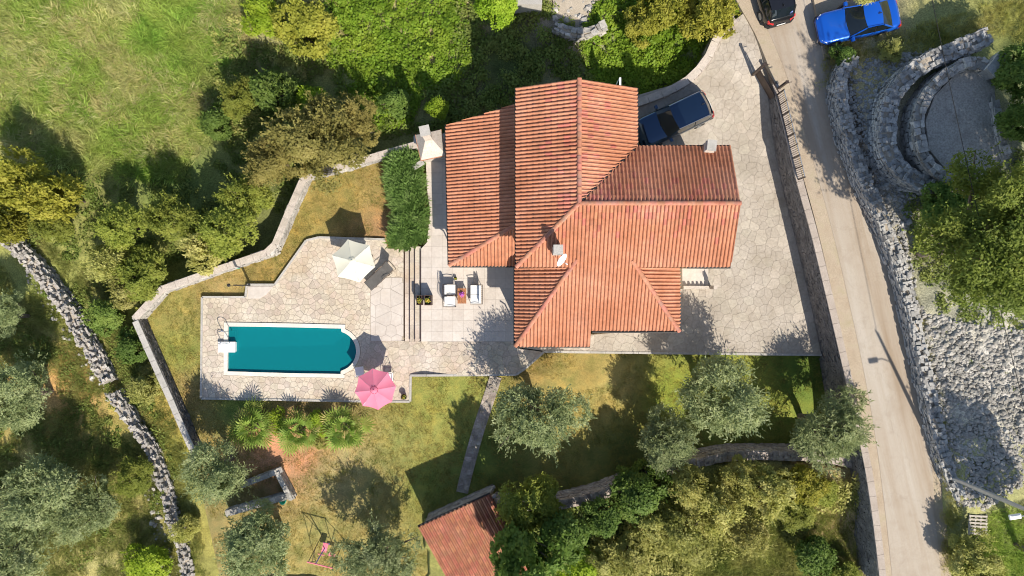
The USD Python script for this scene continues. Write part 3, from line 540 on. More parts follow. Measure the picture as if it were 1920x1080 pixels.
# retaining wall between driveway/garden and the road: its shaded face looks at the house
w = [(1454, 158, 1.5), (1472, 225, 1.7), (1497, 330, 1.95), (1527, 440, 2.1), (1556, 560, 2.15), (1584, 680, 2.2), (1611, 800, 2.25), (1628, 880, 2.28), (1643, 980, 2.3), (1656, 1095, 2.32)]
ROADWALL = [P2(x, y, z) for x, y, z in w]
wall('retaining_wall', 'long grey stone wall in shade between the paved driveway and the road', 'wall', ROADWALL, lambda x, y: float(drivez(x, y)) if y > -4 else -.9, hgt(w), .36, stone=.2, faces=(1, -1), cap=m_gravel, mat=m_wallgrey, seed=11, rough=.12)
# curved wall along the north side of the driveway
w = [(1190, 194, .35), (1240, 176, .42), (1290, 150, .6), (1326, 110, .95), (1347, 66, 1.2), (1377, 34, 1.35)]
wall('driveway_wall', 'low curved concrete-capped wall along the green slope beside the driveway', 'wall', path3(w), lambda x, y: float(ground0(x, y)) - .4, hgt(w), .42, stone=.3, faces=(1, -1), cap=m_cap, mat=m_stoned, seed=12)
# perimeter wall of the pool garden
w = [(785, 270, .25), (735, 284, .22), (640, 312, .2), (572, 328, .18), (541, 398, .12), (511, 470, .1), (400, 508, .05), (302, 543, .0), (252, 598, .0)]
wall('garden_wall', 'pale capped garden wall bending round the north-west side of the lawn', 'wall', path3(w), lambda x, y: min(float(ground0(x, y)), -.9) - .3, hgt(w), .36, stone=.24, faces=(1, -1), cap=m_cap, mat=m_stone2, seed=13, bend=False)
w = [(254, 602, .05), (285, 672, 0), (320, 750, -.05), (350, 820, -.1), (364, 850, -.15)]
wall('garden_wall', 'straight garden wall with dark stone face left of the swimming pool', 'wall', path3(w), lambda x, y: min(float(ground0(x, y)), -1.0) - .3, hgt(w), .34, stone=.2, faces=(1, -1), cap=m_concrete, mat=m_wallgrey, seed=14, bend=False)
# lower garden wall to the south, mostly in shade
w = [(930, 945, .4), (1010, 950, .5), (1100, 936, .6), (1190, 905, .68), (1290, 872, .75), (1400, 854, .8), (1500, 855, .8), (1618, 874, .85)]
wall('garden_wall', 'shaded stone wall under the bushes at the bottom edge of the lawn', 'wall', path3(w), lambda x, y: -1.3, hgt(w), .45, stone=.22, mat=m_stoned, seed=15)
# dry stone walls left
w = [(-25, 425, -1.2), (30, 465, -1.2), (75, 515, -1.25), (125, 580, -1.3), (165, 650, -1.35), (200, 715, -1.4)]
wall('dry_stone_wall', 'broad pale dry stone wall running down from the left picture edge', 'wall', path3(w), lambda x, y: float(ground0(x, y)) - .2, hgt(w), .62, stone=.16, mat=m_stone2, seed=16, rough=3.0)
w = [(212, 738, -1.3), (245, 790, -1.3), (280, 840, -1.25), (296, 880, -1.25), (312, 925, -1.2), (325, 985, -1.15), (345, 1040, -1.2), (352, 1095, -1.2)]
wall('dry_stone_wall', 'crumbling dry stone wall among bushes at the lower left', 'wall', path3(w), lambda x, y: float(ground0(x, y)) - .2, hgt(w), .5, stone=.16, mat=m_stone2, seed=17, rough=2.6)
# east of the road
w = [(1600, 104, 2.5), (1578, 160, 2.6), (1588, 230, 2.7), (1613, 310, 2.8), (1652, 400, 2.85), (1690, 500, 2.85), (1714, 590, 2.9), (1735, 690, 2.95), (1757, 790, 2.95), (1780, 880, 2.9), (1800, 930, 2.7)]
wall('dry_stone_wall', 'long grey dry stone wall along the right side of the road', 'wall', path3(w), lambda x, y: min(float(ground0(x, y)), float(roadz(x, y))) - .1, hgt(w), .55, stone=.2, mat=m_stone, seed=18, rough=1.6)
w = [(1855, 66, 4.0), (1800, 90, 3.9), (1745, 112, 3.8), (1697, 150, 3.7), (1668, 205, 3.6), (1664, 265, 3.55), (1690, 318, 3.5), (1750, 346, 3.5)]
wall('ring_wall', 'outer curved stone wall round the old round floor, with pale lit top', 'wall', path3(w), lambda x, y: float(ground0(x, y)) - .2, hgt(w), .8, stone=.22, mat=m_stone, seed=19, rough=1.6)
w = [(1862, 124, 4.1), (1820, 118, 4.1), (1778, 138, 4.05), (1742, 175, 4.0), (1724, 225, 4.0), (1732, 285, 3.95), (1768, 328, 3.9), (1830, 345, 3.85)]
wall('ring_wall', 'inner stone kerb wall that edges the round concrete floor', 'wall', path3(w), lambda x, y: float(ground0(x, y)) - .2, hgt(w), .5, stone=.3, mat=m_stone2, seed=20, rough=1.2)
w = [(1888, 290, 4.0), (1875, 240, 4.0), (1868, 190, 4.0)]
wall('ring_wall', 'thin right-hand rim wall of the round concrete floor', 'wall', path3(w), lambda x, y: float(ground0(x, y)) - .2, hgt(w), .3, stone=.38, mat=m_stone2, seed=21)
single('round_stone_floor', prism(Polygon(PP([(1862, 128), (1820, 128), (1785, 146), (1752, 180), (1735, 228), (1742, 280), (1775, 320), (1830, 335), (1885, 300), (1874, 240), (1866, 190)], 3.7)), 2.2, 3.72), m_oldconc, 'round old concrete floor inside curved stone walls', 'threshing floor')
t = turn(blk(RN(5), 1.3, .6, .9, .1), math.radians(50), P(1862, 124, 4.0)); single('stone_block', t, m_stone, 'big upright stone block at the end of the round floor', 'stone')
# stone path across the lower lawn
pth = smoothpath(PP([(930, 704), (917, 745), (899, 800), (882, 860), (866, 925)], -.95), .3); pg = LineString(pth).buffer(.36, cap_style=2)
t = T('stone_path', kind='structure'); lz = lambda x, y: lawnz(x, y) + .05
t.part('bed', sheet(pg, lambda x, y: lz(x, y) - .012, .3, .2), m_mortar); pieces(t, 'flagstone', crazy(pg, .34, .012, lz, .04, RN(7)), m_stoned)

# ------------------------------------------------------------------ the house
def roof_tiles(pts, outline, w, l, rg, gap=.06):
    """Pantiles for one roof slope. pts: three 3-D points of its plane; outline: plan polygon. Returns tiles and the underlay slab."""
    p0, p1, p2 = [np.array(p, float) for p in pts]; n = np.cross(p1 - p0, p2 - p0); n /= np.linalg.norm(n); n = n if n[2] > 0 else -n
    zf = lambda x, y: p0[2] - (n[0] * (np.asarray(x) - p0[0]) + n[1] * (np.asarray(y) - p0[1])) / n[2]
    up = np.array([-n[0], -n[1], 0]); up /= np.linalg.norm(up); up[2] = zf(p0[0] + up[0], p0[1] + up[1]) - p0[2]; k = np.linalg.norm(up); up /= k
    u = np.cross(up, n); o = np.array([*outline.centroid.coords[0], 0]); o[2] = zf(o[0], o[1])
    ring = np.array(outline.exterior.coords)[:-1]; r3 = np.column_stack([ring, zf(ring[:, 0], ring[:, 1])]) - o; uv = Polygon(np.column_stack([r3 @ u, r3 @ up]))
    x0, y0, x1, y1 = uv.bounds; t = np.array([0, .1, .24, .38, .52, .66, .78, .9, 1.0]); prof = np.where(t < .7, (.36 * w) * np.sin(np.pi * np.clip(t / .7, 0, 1)) ** .75, -.012 * np.sin(np.pi * (t - .7) / .3))
    tiles = []; k = len(t); inner = uv.buffer(-.02)
    fa = [q for i in range(k-1) for q in ((i, i+1, k+i+1), (i, k+i+1, k+i))] + [q for i in range(k-1) for q in ((2*k+i, i+1, i), (2*k+i, 2*k+i+1, i+1))]
    for i in range(int((x1-x0) / w) + 1):
        for j in range(int((y1-y0) / l) + 1):
            a, b = x0 + i*w, y0 + j*l; c = shapely.box(a, b, a + w, b + l); ar = c.intersection(uv).area
            if ar < .25 * w * l: continue
            z0, z1 = .045 + rg.uniform(-.006, .014), .022 + rg.uniform(-.005, .006); db = rg.uniform(-.016, .016)
            tw = t * w * (1 - gap); U = np.concatenate([a + tw, a + tw, a + tw]); V = np.concatenate([np.full(k, b - .03 + db), np.full(k, b + l + .01), np.full(k, b - .03 + db)]); Z = np.concatenate([prof + z0, prof + z1, np.full(k, .0)])
            if ar < .985 * w * l:      # a cut tile at a hip, valley or verge
                q = shapely.points(U, V); out = ~shapely.contains(uv, q)
                if out.any():
                    near_ = shapely.get_coordinates(shapely.shortest_line(shapely.points(U[out], V[out]), uv.exterior))[1::2]; U[out], V[out] = near_[:, 0], near_[:, 1]
            tiles.append((o + U[:, None]*u + V[:, None]*up + Z[:, None]*n, np.array(fa)))
    slab = Polygon(outline); v2, f2 = trimesh.creation.triangulate_polygon(slab, engine='earcut'); a = v2[f2]; cr = (a[:, 1, 0]-a[:, 0, 0])*(a[:, 2, 1]-a[:, 0, 1]) - (a[:, 1, 1]-a[:, 0, 1])*(a[:, 2, 0]-a[:, 0, 0]); f2 = np.where(cr[:, None] < 0, f2[:, ::-1], f2)
    rr_ = np.array(slab.exterior.coords)[:-1]; rr_ = rr_ if slab.exterior.is_ccw else rr_[::-1]; m = len(rr_); i = np.arange(m); j = (i+1) % m
    top = np.column_stack([v2, zf(v2[:, 0], v2[:, 1])]); e0 = np.column_stack([rr_, zf(rr_[:, 0], rr_[:, 1])]); nv = len(v2)
    vs = np.vstack([top, top - (0, 0, .14), e0, e0 - (0, 0, .14)]); fs = np.vstack([f2, f2[:, ::-1] + nv, np.stack([i, i+m, j+m], 1) + 2*nv, np.stack([i, j+m, j], 1) + 2*nv])
    return tiles, (vs, fs)
def ridge_tiles(a, b, rg, r=.11, l=.36):
    a, b = np.array(a, float), np.array(b, float); d = b - a; L = np.linalg.norm(d); d /= L; s = np.cross(d, [0, 0, 1.0]); s /= np.linalg.norm(s); u = np.cross(s, d); n = max(1, int(L / l)); out = []
    th = np.linspace(-.15, np.pi + .15, 8); k = 8
    for i in range(n):
        p, q = a + d * (i * L / n - .03), a + d * ((i + 1) * L / n); jt = rg.uniform(-.012, .012)
        A = np.stack([p + np.cos(x)*r*1.08*s + (np.sin(x)*r*.8 + .055 + jt)*u for x in th] + [q + np.cos(x)*r*s + (np.sin(x)*r*.7 + .03 + jt)*u for x in th] + [p + np.cos(x)*r*.8*s + (np.sin(x)*r*.4)*u for x in th])
        f = [t for h in range(k-1) for t in ((h, h+1, k+h+1), (h, k+h+1, k+h), (2*k+h, h+1, h), (2*k+h, 2*k+h+1, h+1))]; out.append((A, np.array(f)[:, ::-1]))
    return out
ZE, ZR = 5.4, 6.86; sl = (ZR - ZE) / 3.03
A0, A1, A2, AN = .24, 3.27, 6.30, 10.14; B0, B1, B2, BE = 1.09, 4.12, 7.15, 11.08
bz = lambda y: ZE + sl * (y - B0)
C = dict(sw=(.2, -3.09, bz(-3.09)), se=(8.85, -2.27, bz(-2.27)), th=(3.28, 1.45, bz(1.45)), te=(6.05, 1.40, bz(1.40)), cw=(3.036, B0, ZE), ce=(6.287, B0, ZE))
DW = [(-3.6, 8.95, 2.45), (-3.43, 1.26, 2.45), (.24, 3.37, 3.86)]; _n = np.cross(np.subtract(DW[1], DW[0]), np.subtract(DW[2], DW[0])); dz = lambda x, y: 2.45 - (_n[0]*(x+3.6) + _n[1]*(y-8.95)) / _n[2]
FAC = [([(A0, B0, ZE), (A0, AN, ZE), (A1, B1, ZR)], [(A0, B0), (A1, B1), (A1, AN), (A0, AN)]),
       ([(A2, B2, ZE), (A2, AN, ZE), (A1, B1, ZR)], [(A2, B2), (A2, AN), (A1, AN), (A1, B1)]),
       ([(BE, B2, ZE), (A2, B2, ZE), (A1, B1, ZR)], [(BE, B2), (A2, B2), (A1, B1), (BE, B1)]),
       ([(A0, B0, ZE), (BE, B0, ZE), (A1, B1, ZR)], [(A0, B0), C['cw'][:2], C['sw'][:2], (4.19, -3.09), (4.19, -2.27), C['se'][:2], C['ce'][:2], (BE, B0), (BE, B1), (A1, B1)]),
       ([C['sw'], C['cw'], (.2, B0, C['sw'][2])], [C['sw'][:2], C['cw'][:2], (.2, B0)]),
       ([C['se'], C['ce'], (8.85, B0, C['se'][2])], [C['se'][:2], (8.85, B0), C['ce'][:2]]),
       (DW, [(-3.6, 8.95), (-3.43, 1.26), (.24, 3.37), (.24, 9.73)]),
       ([(-3.43, 1.26, 2.45), (.24, 1.26, 2.45), (.24, 3.37, 3.86)], [(-3.43, 1.26), (.24, 1.26), (.24, 3.37)])]
house = T('house', 'large villa with a many-sided terracotta tiled roof beside the driveway', 'house', loc=(4, 3, 0))
rg = RN(21); tiles, slabs = [], []
for pts, ol in FAC:
    a, b = roof_tiles(pts, Polygon(ol), .19, .33, rg); tiles += a; slabs.append(b)
for s_ in (C['sw'], C['se']): pass
I = .38
walls = [(shapely.box(A0 + I, B0 + I, A2 - I, AN - .18), -.5, ZE + .02), (shapely.box(A0 + I + .4, B0 + I + .003, BE - .18, B2 - I), -.5, ZE + .023), (Polygon([(.58, -2.75), (4.19, -2.75), (4.19, -1.95), (8.5, -1.95), (8.5, 1.3), (.58, 1.3)]), -.5, bz(-2.75) - .16), (Polygon([(-3.22, 8.7), (-3.06, 1.6), (.6, 1.6), (.6, 9.35)]), -.5, 2.42)]
for p_, z0_, z1_ in walls: house.part('wall', prism(p_, z0_, z1_), m_plaster)
g_ = np.array([(A0 + I, 0, ZE), (A2 - I, 0, ZE), (A1, 0, ZR - .2)])
for nm, q, ax_ in (('gable', (A1, AN - .32), 0), ('gable', (BE - .32, B1), 1)):
    tri = np.array([(-2.65, ZE + .03), (2.65, ZE + .03), (0, ZR - .17)]); vv = []
    for d_ in (-.12, .14):
        for h, z in tri: vv.append((q[0] + h, q[1] + d_, z) if ax_ == 0 else (q[0] + d_, q[1] + h, z))
    fcs = np.array([(0, 1, 2), (5, 4, 3), (0, 3, 4), (0, 4, 1), (1, 4, 5), (1, 5, 2), (2, 5, 3), (2, 3, 0)]); house.part(nm, (np.array(vv), fcs if ax_ == 1 else fcs[:, ::-1]), m_plaster)
roof = house.part('roof', cat_mesh(slabs), m_deck)
pieces(roof, 'roof_tile', tiles, m_tile)
rt = []
for a, b in [((A1, AN, ZR), (A1, B1, ZR)), ((BE, B1, ZR), (A1, B1, ZR)), ((A0, B0, ZE), (A1, B1, ZR)), (C['sw'], C['th']), (C['se'], C['te']), ((-3.43, 1.26, 2.45), (.24, 3.37, 3.86))]: rt += ridge_tiles(a, b, rg)
pieces(roof, 'ridge_tile', rt, m_tile2)
roof.part('valley_gutter', cat_mesh([beam((A2, B2, ZE + .05), (A1 + .1, B1 + .1, ZR + .04), .16, .03)]), m_iron)
gut = [((A0 - .05, B0 - .05, ZE - .04), (A0 - .05, AN, ZE - .04)), ((A2 + .05, B2, ZE - .04), (A2 + .05, AN, ZE - .04)), ((A2, B2 + .05, ZE - .04), (BE, B2 + .05, ZE - .04)), ((8.9, B0 - .05, ZE - .04), (BE, B0 - .05, ZE - .04)), ((.2, -3.15, C['sw'][2] - .05), (4.19, -3.15, C['sw'][2] - .05)), ((4.25, -2.33, C['se'][2] - .05), (8.85, -2.33, C['se'][2] - .05)), ((.13, -3.09, C['sw'][2] - .05), (.13, B0, C['sw'][2] - .05)), ((-3.66, 8.95, 2.41), (-3.49, 1.26, 2.41)), ((-3.43, 1.19, 2.41), (.24, 1.19, 2.41))]
for a, b in gut: house.part('gutter', tube(np.array([a, b]), .06, 8), m_iron, True)
for a in [(-3.58, 8.9), (-3.4, 1.3), (.2, -3.0)]: house.part('downpipe', tube(np.array([(a[0] + .15, a[1], 2.3), (a[0] + .3, a[1] + .1, 2.0), (a[0] + .3, a[1] + .1, -.1)]), .04), m_white)
def chimney(c, z0, z1, sx, sy, rz, mat, open_=True):
    ch = house.part('chimney', box(*c, (z0 + z1) / 2, sx, sy, z1 - z0, rz), mat)
    ch.part('chimney_cap', box(*c, z1 + .22, sx + .06, sy + .06, .06, rz), m_concrete)
    ch.part('band', box(*c, z1 - .12, sx + .07, sy + .07, .08, rz), mat)
    for dx in (-.36, .36):
        for dy in (-.36, .36):
            a = rz; x = dx * sx * math.cos(a) - dy * sy * math.sin(a); y = dx * sx * math.sin(a) + dy * sy * math.cos(a); ch.part('post', box(c[0] + x, c[1] + y, z1 + .09, .09, .09, .2, rz), mat)
c1 = P2(1047, 468, 7.3); chimney(c1, 5.4, 7.0, .4, .42, 0, m_cap)
c2 = P2(1334, 273, 6.2); chimney(c2, -.2, 6.05, .4, .48, -.12, m_cap)
# satellite dish on the roof
d = T('satellite_dish', 'white satellite dish beside the grey chimney on the roof', 'satellite dish', loc=P(1047, 492, 6.0))
v, f = lathe([(.0, .0), (.14, .012), (.26, .045), (.36, .085), (.365, .078), (.26, .035), (.14, .0), (0, -.012)], 20); ax1 = np.array([.72, -.55, .42]); ax1 /= np.linalg.norm(ax1); s1 = np.cross([0, 0, 1], ax1); s1 /= np.linalg.norm(s1); u1 = np.cross(ax1, s1); R_ = np.stack([s1, u1, ax1]); dc = P(1051, 486, 6.75)
d.part('reflector', (v @ R_ + dc, f), m_dish, True); d.part('mast', tube(np.array([P(1047, 491, 5.9), P(1047, 487, 6.6), dc - ax1 * .03]), .022), m_galv)
tip = dc + ax1 * .42 - u1 * .1; d.part('arm', tube(np.array([dc - u1 * .33 + ax1 * .05, tip]), .012), m_galv); d.part('receiver', tube(np.array([tip, tip - ax1 * .1]), .035), m_white)
# small snow of details on the facades
def door(x, y, z, wd, ht, nx_, ny_, name, mat):
    n_ = np.array([nx_, ny_, 0.]); s_ = np.array([-ny_, nx_, 0.]); c = np.array([x, y, z + ht / 2.]) + n_ * .0; a = math.atan2(s_[1], s_[0])
    w_ = house.part(name, box(*(c + n_ * .02), wd, .05, ht, a), mat)
    for o_, sx_, sz_ in ((-wd/2 - .04, .09, ht + .1), (wd/2 + .04, .09, ht + .1)): w_.part('frame', box(*(c + n_ * .035 + s_ * o_), sx_, .09, sz_, a), m_white)
    w_.part('lintel', box(*(c + n_ * .04 + (0, 0, ht/2 + .05)), wd + .2, .1, .11, a), m_white)
for yy in (2.6, 5.0, 7.4): door(-3.1 - .02 * yy, yy, .85, 1.1, 1.2, -1, 0, 'window', m_glass)
door(.58, -.9, 0, 1.6, 2.1, -1, 0, 'glass_door', m_glass); door(-1.5, 1.6, 0, 1.7, 2.05, 0, -1, 'glass_door', m_glass)
for xx in (1.7, 6.0): door(xx, -2.75 if xx < 4 else -1.95, .9, 1.2, 1.2, 0, -1, 'window', m_glass)
for yy in (2.6, 5.2): door(BE - .18, yy, 1.0, 1.1, 1.2, 1, 0, 'window', m_glass)
for yy in (5.0, 8.6): door(A2 - I, yy + 2.4, 1.2, 1.0, 1.1, 1, 0, 'window', m_glass)
# stone steps at the east door, with a stepped side wall
st = T('entrance_steps', kind='structure')
xa, xb = P2(1276, 520, .6)[0], P2(1326, 520, 0)[0]; ya, yb = P2(1300, 504, .3)[1], P2(1300, 536, .3)[1]; n = 6
for k in range(n):
    z = .96 * (1 - k / n) + .04; x = xa + (xb - xa) * k / n; wd = (xb - xa) / n; st.part('step', box(x + wd/2, (ya + yb) / 2, z / 2, wd - .004, ya - yb, z), m_patio)
for k in range(n):
    z = .96 * (1 - k / n) + .34; x = xa + (xb - xa) * k / n; wd = (xb - xa) / n; st.part('side_stone', box(x + wd/2, yb - .09, z / 2, wd - .006, .17, z), m_cap)
st.part('end_post', box(xb + .12, yb - .09, .62, .2, .2, 1.24), m_cap)
fl = P(1330, 552, 0)

# ------------------------------------------------------------------ outdoor fireplace, shed, stone pen
fw = P(808, 272, 1.9); fz = 1.95; ang = math.radians(12)
t = T('outdoor_fireplace', 'stone outdoor fireplace with a pale pyramid hood and tall chimney beside the house', 'barbecue', loc=(fw[0], fw[1], 0))
rot = np.array([[math.cos(ang), math.sin(ang), 0], [-math.sin(ang), math.cos(ang), 0], [0, 0, 1]])
def fl_(m): return m[0] @ rot + (fw[0], fw[1], 0), m[1]
for sx in (-1, 1): t.part('side_wall', fl_(box(sx * .58, .06, .9, .2, 1.15, 1.8)), m_cap)
t.part('back_wall', fl_(box(0, .56, .9, .95, .18, 1.8)), m_cap); t.part('hearth', fl_(box(0, -.02, .75, .95, .98, .1)), m_concrete); t.part('base', fl_(box(0, -.02, .35, .95, .98, .69)), m_cap)
t.part('hood_edge', fl_(box(0, 0, 1.86, 1.5, 1.5, .11)), m_tile2)
hv = np.array([(-.72, -.72, 1.92), (.72, -.72, 1.92), (.72, .72, 1.92), (-.72, .72, 1.92), (-.2, .1, 2.75), (.2, .1, 2.75), (.2, .5, 2.75), (-.2, .5, 2.75)])
t.part('hood', fl_((hv, np.array([q for k in range(4) for q in ((k, (k+1) % 4, (k+1) % 4 + 4), (k, (k+1) % 4 + 4, k + 4))] + [(4, 5, 6), (4, 6, 7)]))), m_cap)
ch = t.part('chimney', fl_(box(0, .3, 3.4, .42, .42, 1.4)), m_cap); ch.part('chimney_cap', fl_(box(0, .3, 4.12, .54, .54, .07)), m_concrete)
t = T('wall_pillar', 'small square stone pillar at the end of the garden wall behind the fireplace', 'pillar', loc=P(783, 264, 0)); q = P(783, 262, .8)
t.part('shaft', box(q[0], q[1], .2, .34, .34, 1.3), m_cap); t.part('cap', box(q[0], q[1], .88, .42, .42, .07), m_concrete)
a, b = P(775, 315, .5), P(794, 303, .5); single('stone_bench', beam(a, b, .3, .1), m_concrete, 'narrow grey stone shelf between the green plant bed and the fireplace', 'bench')
# tiled shed
e0, e1 = P(784, 988, 1.45), P(919, 926, 1.45); e0[2] = e1[2] = 1.45; dv = (e1 - e0) / np.linalg.norm(e1 - e0); dn = np.array([dv[1], -dv[0], 0]); Ls = 5.4
q0, q1 = e0 + dn * Ls, e1 + dn * Ls; drop = 1.5
shed = T('tiled_shed', 'old stone shed with a single-slope mossy terracotta roof at the bottom of the garden', 'shed', loc=(*(e0 + q1)[:2] / 2, -1.0))
tl_, sb_ = roof_tiles([e0, e1, q1 - (0, 0, drop)], Polygon([e0[:2], e1[:2], q1[:2], q0[:2]]), .26, .36, RN(31), .2); rf = shed.part('roof', sb_, m_deck); pieces(rf, 'roof_tile', tl_, m_tileold)
w0, w1 = e0 + dn * .28 + dv * .2, e1 + dn * .28 - dv * .2; u0, u1 = w0 + dn * (Ls - .5), w1 + dn * (Ls - .5)
hv = np.array([(*w0[:2], -1.4), (*w1[:2], -1.4), (*u1[:2], -1.4), (*u0[:2], -1.4), (*w0[:2], 1.2), (*w1[:2], 1.2), (*u1[:2], 1.2 - drop * .92), (*u0[:2], 1.2 - drop * .92)])
fq = [(0,1,5),(0,5,4),(1,2,6),(1,6,5),(2,3,7),(2,7,6),(3,0,4),(3,4,7),(4,5,6),(4,6,7)]; shed.part('wall', (hv, np.array(fq)[:, ::-1]), m_mortar)
its = []; rg = RN(33); Lw = np.linalg.norm(w1 - w0); zz = -1.2
while zz < 1.15:
    h = rg.uniform(.16, .27); u = 0
    while u < Lw:
        wd = rg.uniform(.2, .5); its.append(turn(blk(rg, wd * .95, .14, h * .92), math.atan2(dv[1], dv[0]), w0 * (1, 1, 0) + dv * (u + wd/2) - dn * .03 + (0, 0, zz + h/2))); u += wd
    zz += h
pieces(shed, 'stone', its, m_stoned); shed.part('gutter', tube(np.array([e0 - dn * .04, e1 - dn * .04]) + (0, 0, -.05), .05), m_iron)
# low stone pen
t = T('stone_pen', 'low three-sided stone pen between the olive trees on the lawn', 'stone pen', loc=P(490, 920, -1.1)); rg = RN(34)
segs = [(P(452, 911, -.35), P(518, 885, -.35), .3), (P(519, 886, -.35), P(541, 928, -.35), .28), (P(541, 930, -.3), P(428, 962, -.3), .36)]
its = []
for a, b, wd in segs:
    d_ = (b - a) / np.linalg.norm(b - a); L_ = np.linalg.norm(b - a); an = math.atan2(d_[1], d_[0]); zt = a[2]
    t.part('core', box(*((a + b) / 2 + (0, 0, -.5)), L_ - .05, wd - .1, .85, an), m_mortar); z = -1.3
    while z < zt:
        h = min(rg.uniform(.14, .24), zt - z + .03); u = 0
        while u < L_:
            w_ = rg.uniform(.18, .45); its.append(turn(blk(rg, w_ * .96, wd * rg.uniform(.95, 1.08), h * .94, .1), an, a * (1, 1, 0) + d_ * (u + w_/2) + (0, 0, z + h/2))); u += w_
        z += h
pieces(t, 'stone', its, m_stone2)
b = T('garden_bucket', 'small teal plastic bucket on the grass below the stone pen', 'bucket', loc=P(532, 938, -1.0)); q = P(532, 938, -1.0)
b.part('body', lathe([(0, 0), (.15, 0), (.19, .3), (.2, .31), (.17, .3), (.13, .04), (0, .03)], 16, (q[0], q[1], -1.08)), m_teal); b.part('handle', tube(np.array([(q[0] + .19 * math.cos(x), q[1] + .05, -.78 + .14 * math.sin(x)) for x in np.linspace(0, math.pi, 8)]), .008), m_iron)

# ------------------------------------------------------------------ umbrellas and terrace furniture
def umbrella(label, px, py, base, rim_h, R, n, a0, mat, drop=.42, vent=None, tilt=(0, 0)):
    q = P(px, py, base + rim_h + drop * .6); t = T('parasol', label, 'parasol', loc=(q[0], q[1], base)); c = np.array([q[0], q[1], 0]); zr = base + rim_h
    ti = lambda v: v + np.column_stack([0 * v[:, 0], 0 * v[:, 0], (v[:, 0] - c[0]) * tilt[0] + (v[:, 1] - c[1]) * tilt[1]])
    ang = lambda k: a0 + 2 * math.pi * k / n; ns = 6
    for k in range(n):
        g = []; th0, th1 = ang(k), ang(k + 1); r0, r1 = np.array([math.cos(th0), math.sin(th0)]), np.array([math.cos(th1), math.sin(th1)])
        for i in range(ns + 1):
            s = .06 + .94 * i / ns
            for j in range(ns + 1):
                w_ = j / ns; xy = (r0 * (1 - w_) + r1 * w_) * R * s * (1 - .035 * s ** 3 * 4 * w_ * (1 - w_)); sag = -.07 * s * 4 * w_ * (1 - w_); g.append((*(c[:2] + xy), zr + drop * (1 - s) ** 1.15 + sag * .8))
        i = np.arange((ns + 1) ** 2).reshape(ns + 1, ns + 1); f = np.vstack([np.stack([i[:-1, :-1], i[1:, :-1], i[1:, 1:]], -1).reshape(-1, 3), np.stack([i[:-1, :-1], i[1:, 1:], i[:-1, 1:]], -1).reshape(-1, 3)])
        t.part('canopy_panel', (ti(np.array(g)), f), mat, True)
        t.part('rib', tube(ti(np.array([(*(c[:2] + r0 * R * s), zr + drop * (1 - s) ** 1.15 - .012) for s in (.05, .35, .7, 1.0)])), .011, 5), m_galv)
        t.part('strut', tube(ti(np.array([(*(c[:2] + r0 * .05), zr - .12), (*(c[:2] + r0 * R * .5), zr + drop * .5 ** 1.15 - .02)])), .008, 5), m_galv)
    t.part('pole', tube(np.array([(c[0], c[1], base), (c[0], c[1], zr + drop)]), .026, 9), m_galv if vent is None else m_white, True)
    t.part('base_plate', lathe([(0, .0), (.29, .0), (.29, .06), (.08, .1), (.05, .3), (.03, .3)], 20, (c[0], c[1], base + .012)), m_concrete)
    t.part('top_cap', (lambda m: (ti(m[0]), m[1]))(lathe([(R * .16, zr + drop * .86), (R * .1, zr + drop * .97), (.035, zr + drop + .03), (.03, zr + drop + .07), (0, zr + drop + .08)], n * 2, c)), mat, 30)
    if vent is not None:
        for k in range(n):
            th = ang(k) + math.pi / n; t.part('vent_slot', (lambda m: (ti(m[0]), m[1]))(box(c[0] + math.cos(th) * R * .17, c[1] + math.sin(th) * R * .17, zr + drop * .835, .03, .1, .012, th)), vent)
    return t
umbrella('cream six-sided parasol open over the pool terrace', 661, 489, -.6, 2.0, 1.27, 6, math.radians(-15), m_cream)
umbrella('pink eight-sided parasol open at the round end of the pool', 702, 731, -.6, 2.0, 1.19, 8, math.radians(8), m_pink, vent=m_pinkd)
def chair_frame(t, q, w, d, sh, bh, rz, mat, arms=True, slats=5):
    """An iron seat: q the middle of its floor, facing rz."""
    c, s = math.cos(rz), math.sin(rz); o = lambda x, y, z: np.array([q[0] + x*c - y*s, q[1] + x*s + y*c, q[2] + z])
    for x in (-w/2, w/2):
        t.part('leg', tube(np.array([o(x, d/2, 0), o(x, d/2, sh + (.22 if arms else 0))]), .016, 6), mat); t.part('leg', tube(np.array([o(x, -d/2, 0), o(x, -d/2, sh), o(x, -d/2 - .12, bh)]), .016, 6), mat)
        if arms: t.part('armrest', tube(np.array([o(x, d/2 + .02, sh + .22), o(x, 0, sh + .26), o(x, -d/2 - .04, sh + .22)]), .02, 6), mat)
    t.part('back_rail', tube(np.array([o(-w/2, -d/2 - .12, bh), o(0, -d/2 - .13, bh + .05), o(w/2, -d/2 - .12, bh)]), .018, 6), mat)
    for k in range(slats):
        x = -w/2 + w * (k + 1) / (slats + 1); t.part('back_slat', tube(np.array([o(x, -d/2 - .01, sh), o(x, -d/2 - .125, bh)]), .009, 5), mat)
    t.part('seat_frame', box(*o(0, 0, sh - .02), w, d, .03, rz), mat); return o
def armchair(label, px, py, rz):
    q = P(px, py, .4) * (1, 1, 0); t = T('garden_armchair', label, 'armchair', loc=q, group=None); chair_frame(t, q, .62, .56, .36, .84, rz, m_rail)
    c, s = math.cos(rz), math.sin(rz); m = trimesh.creation.box((.56, .54, .13)); v = box(q[0], q[1], .43, .57, .54, .13, rz); t.part('seat_cushion', v, m_cushion)
    o = np.array([-s * -.26 * -1 if False else 0, 0, 0]); bx, by = q[0] + .26 * s, q[1] - .26 * c; t.part('back_cushion', box(bx, by, .66, .54, .1, .4, rz), m_cushion); return t
armchair('white-cushioned iron armchair nearest the house wall end of the coffee table', 845, 543, -math.pi / 2)
armchair('white-cushioned iron armchair nearest the pool end of the coffee table', 845, 565, -math.pi / 2)
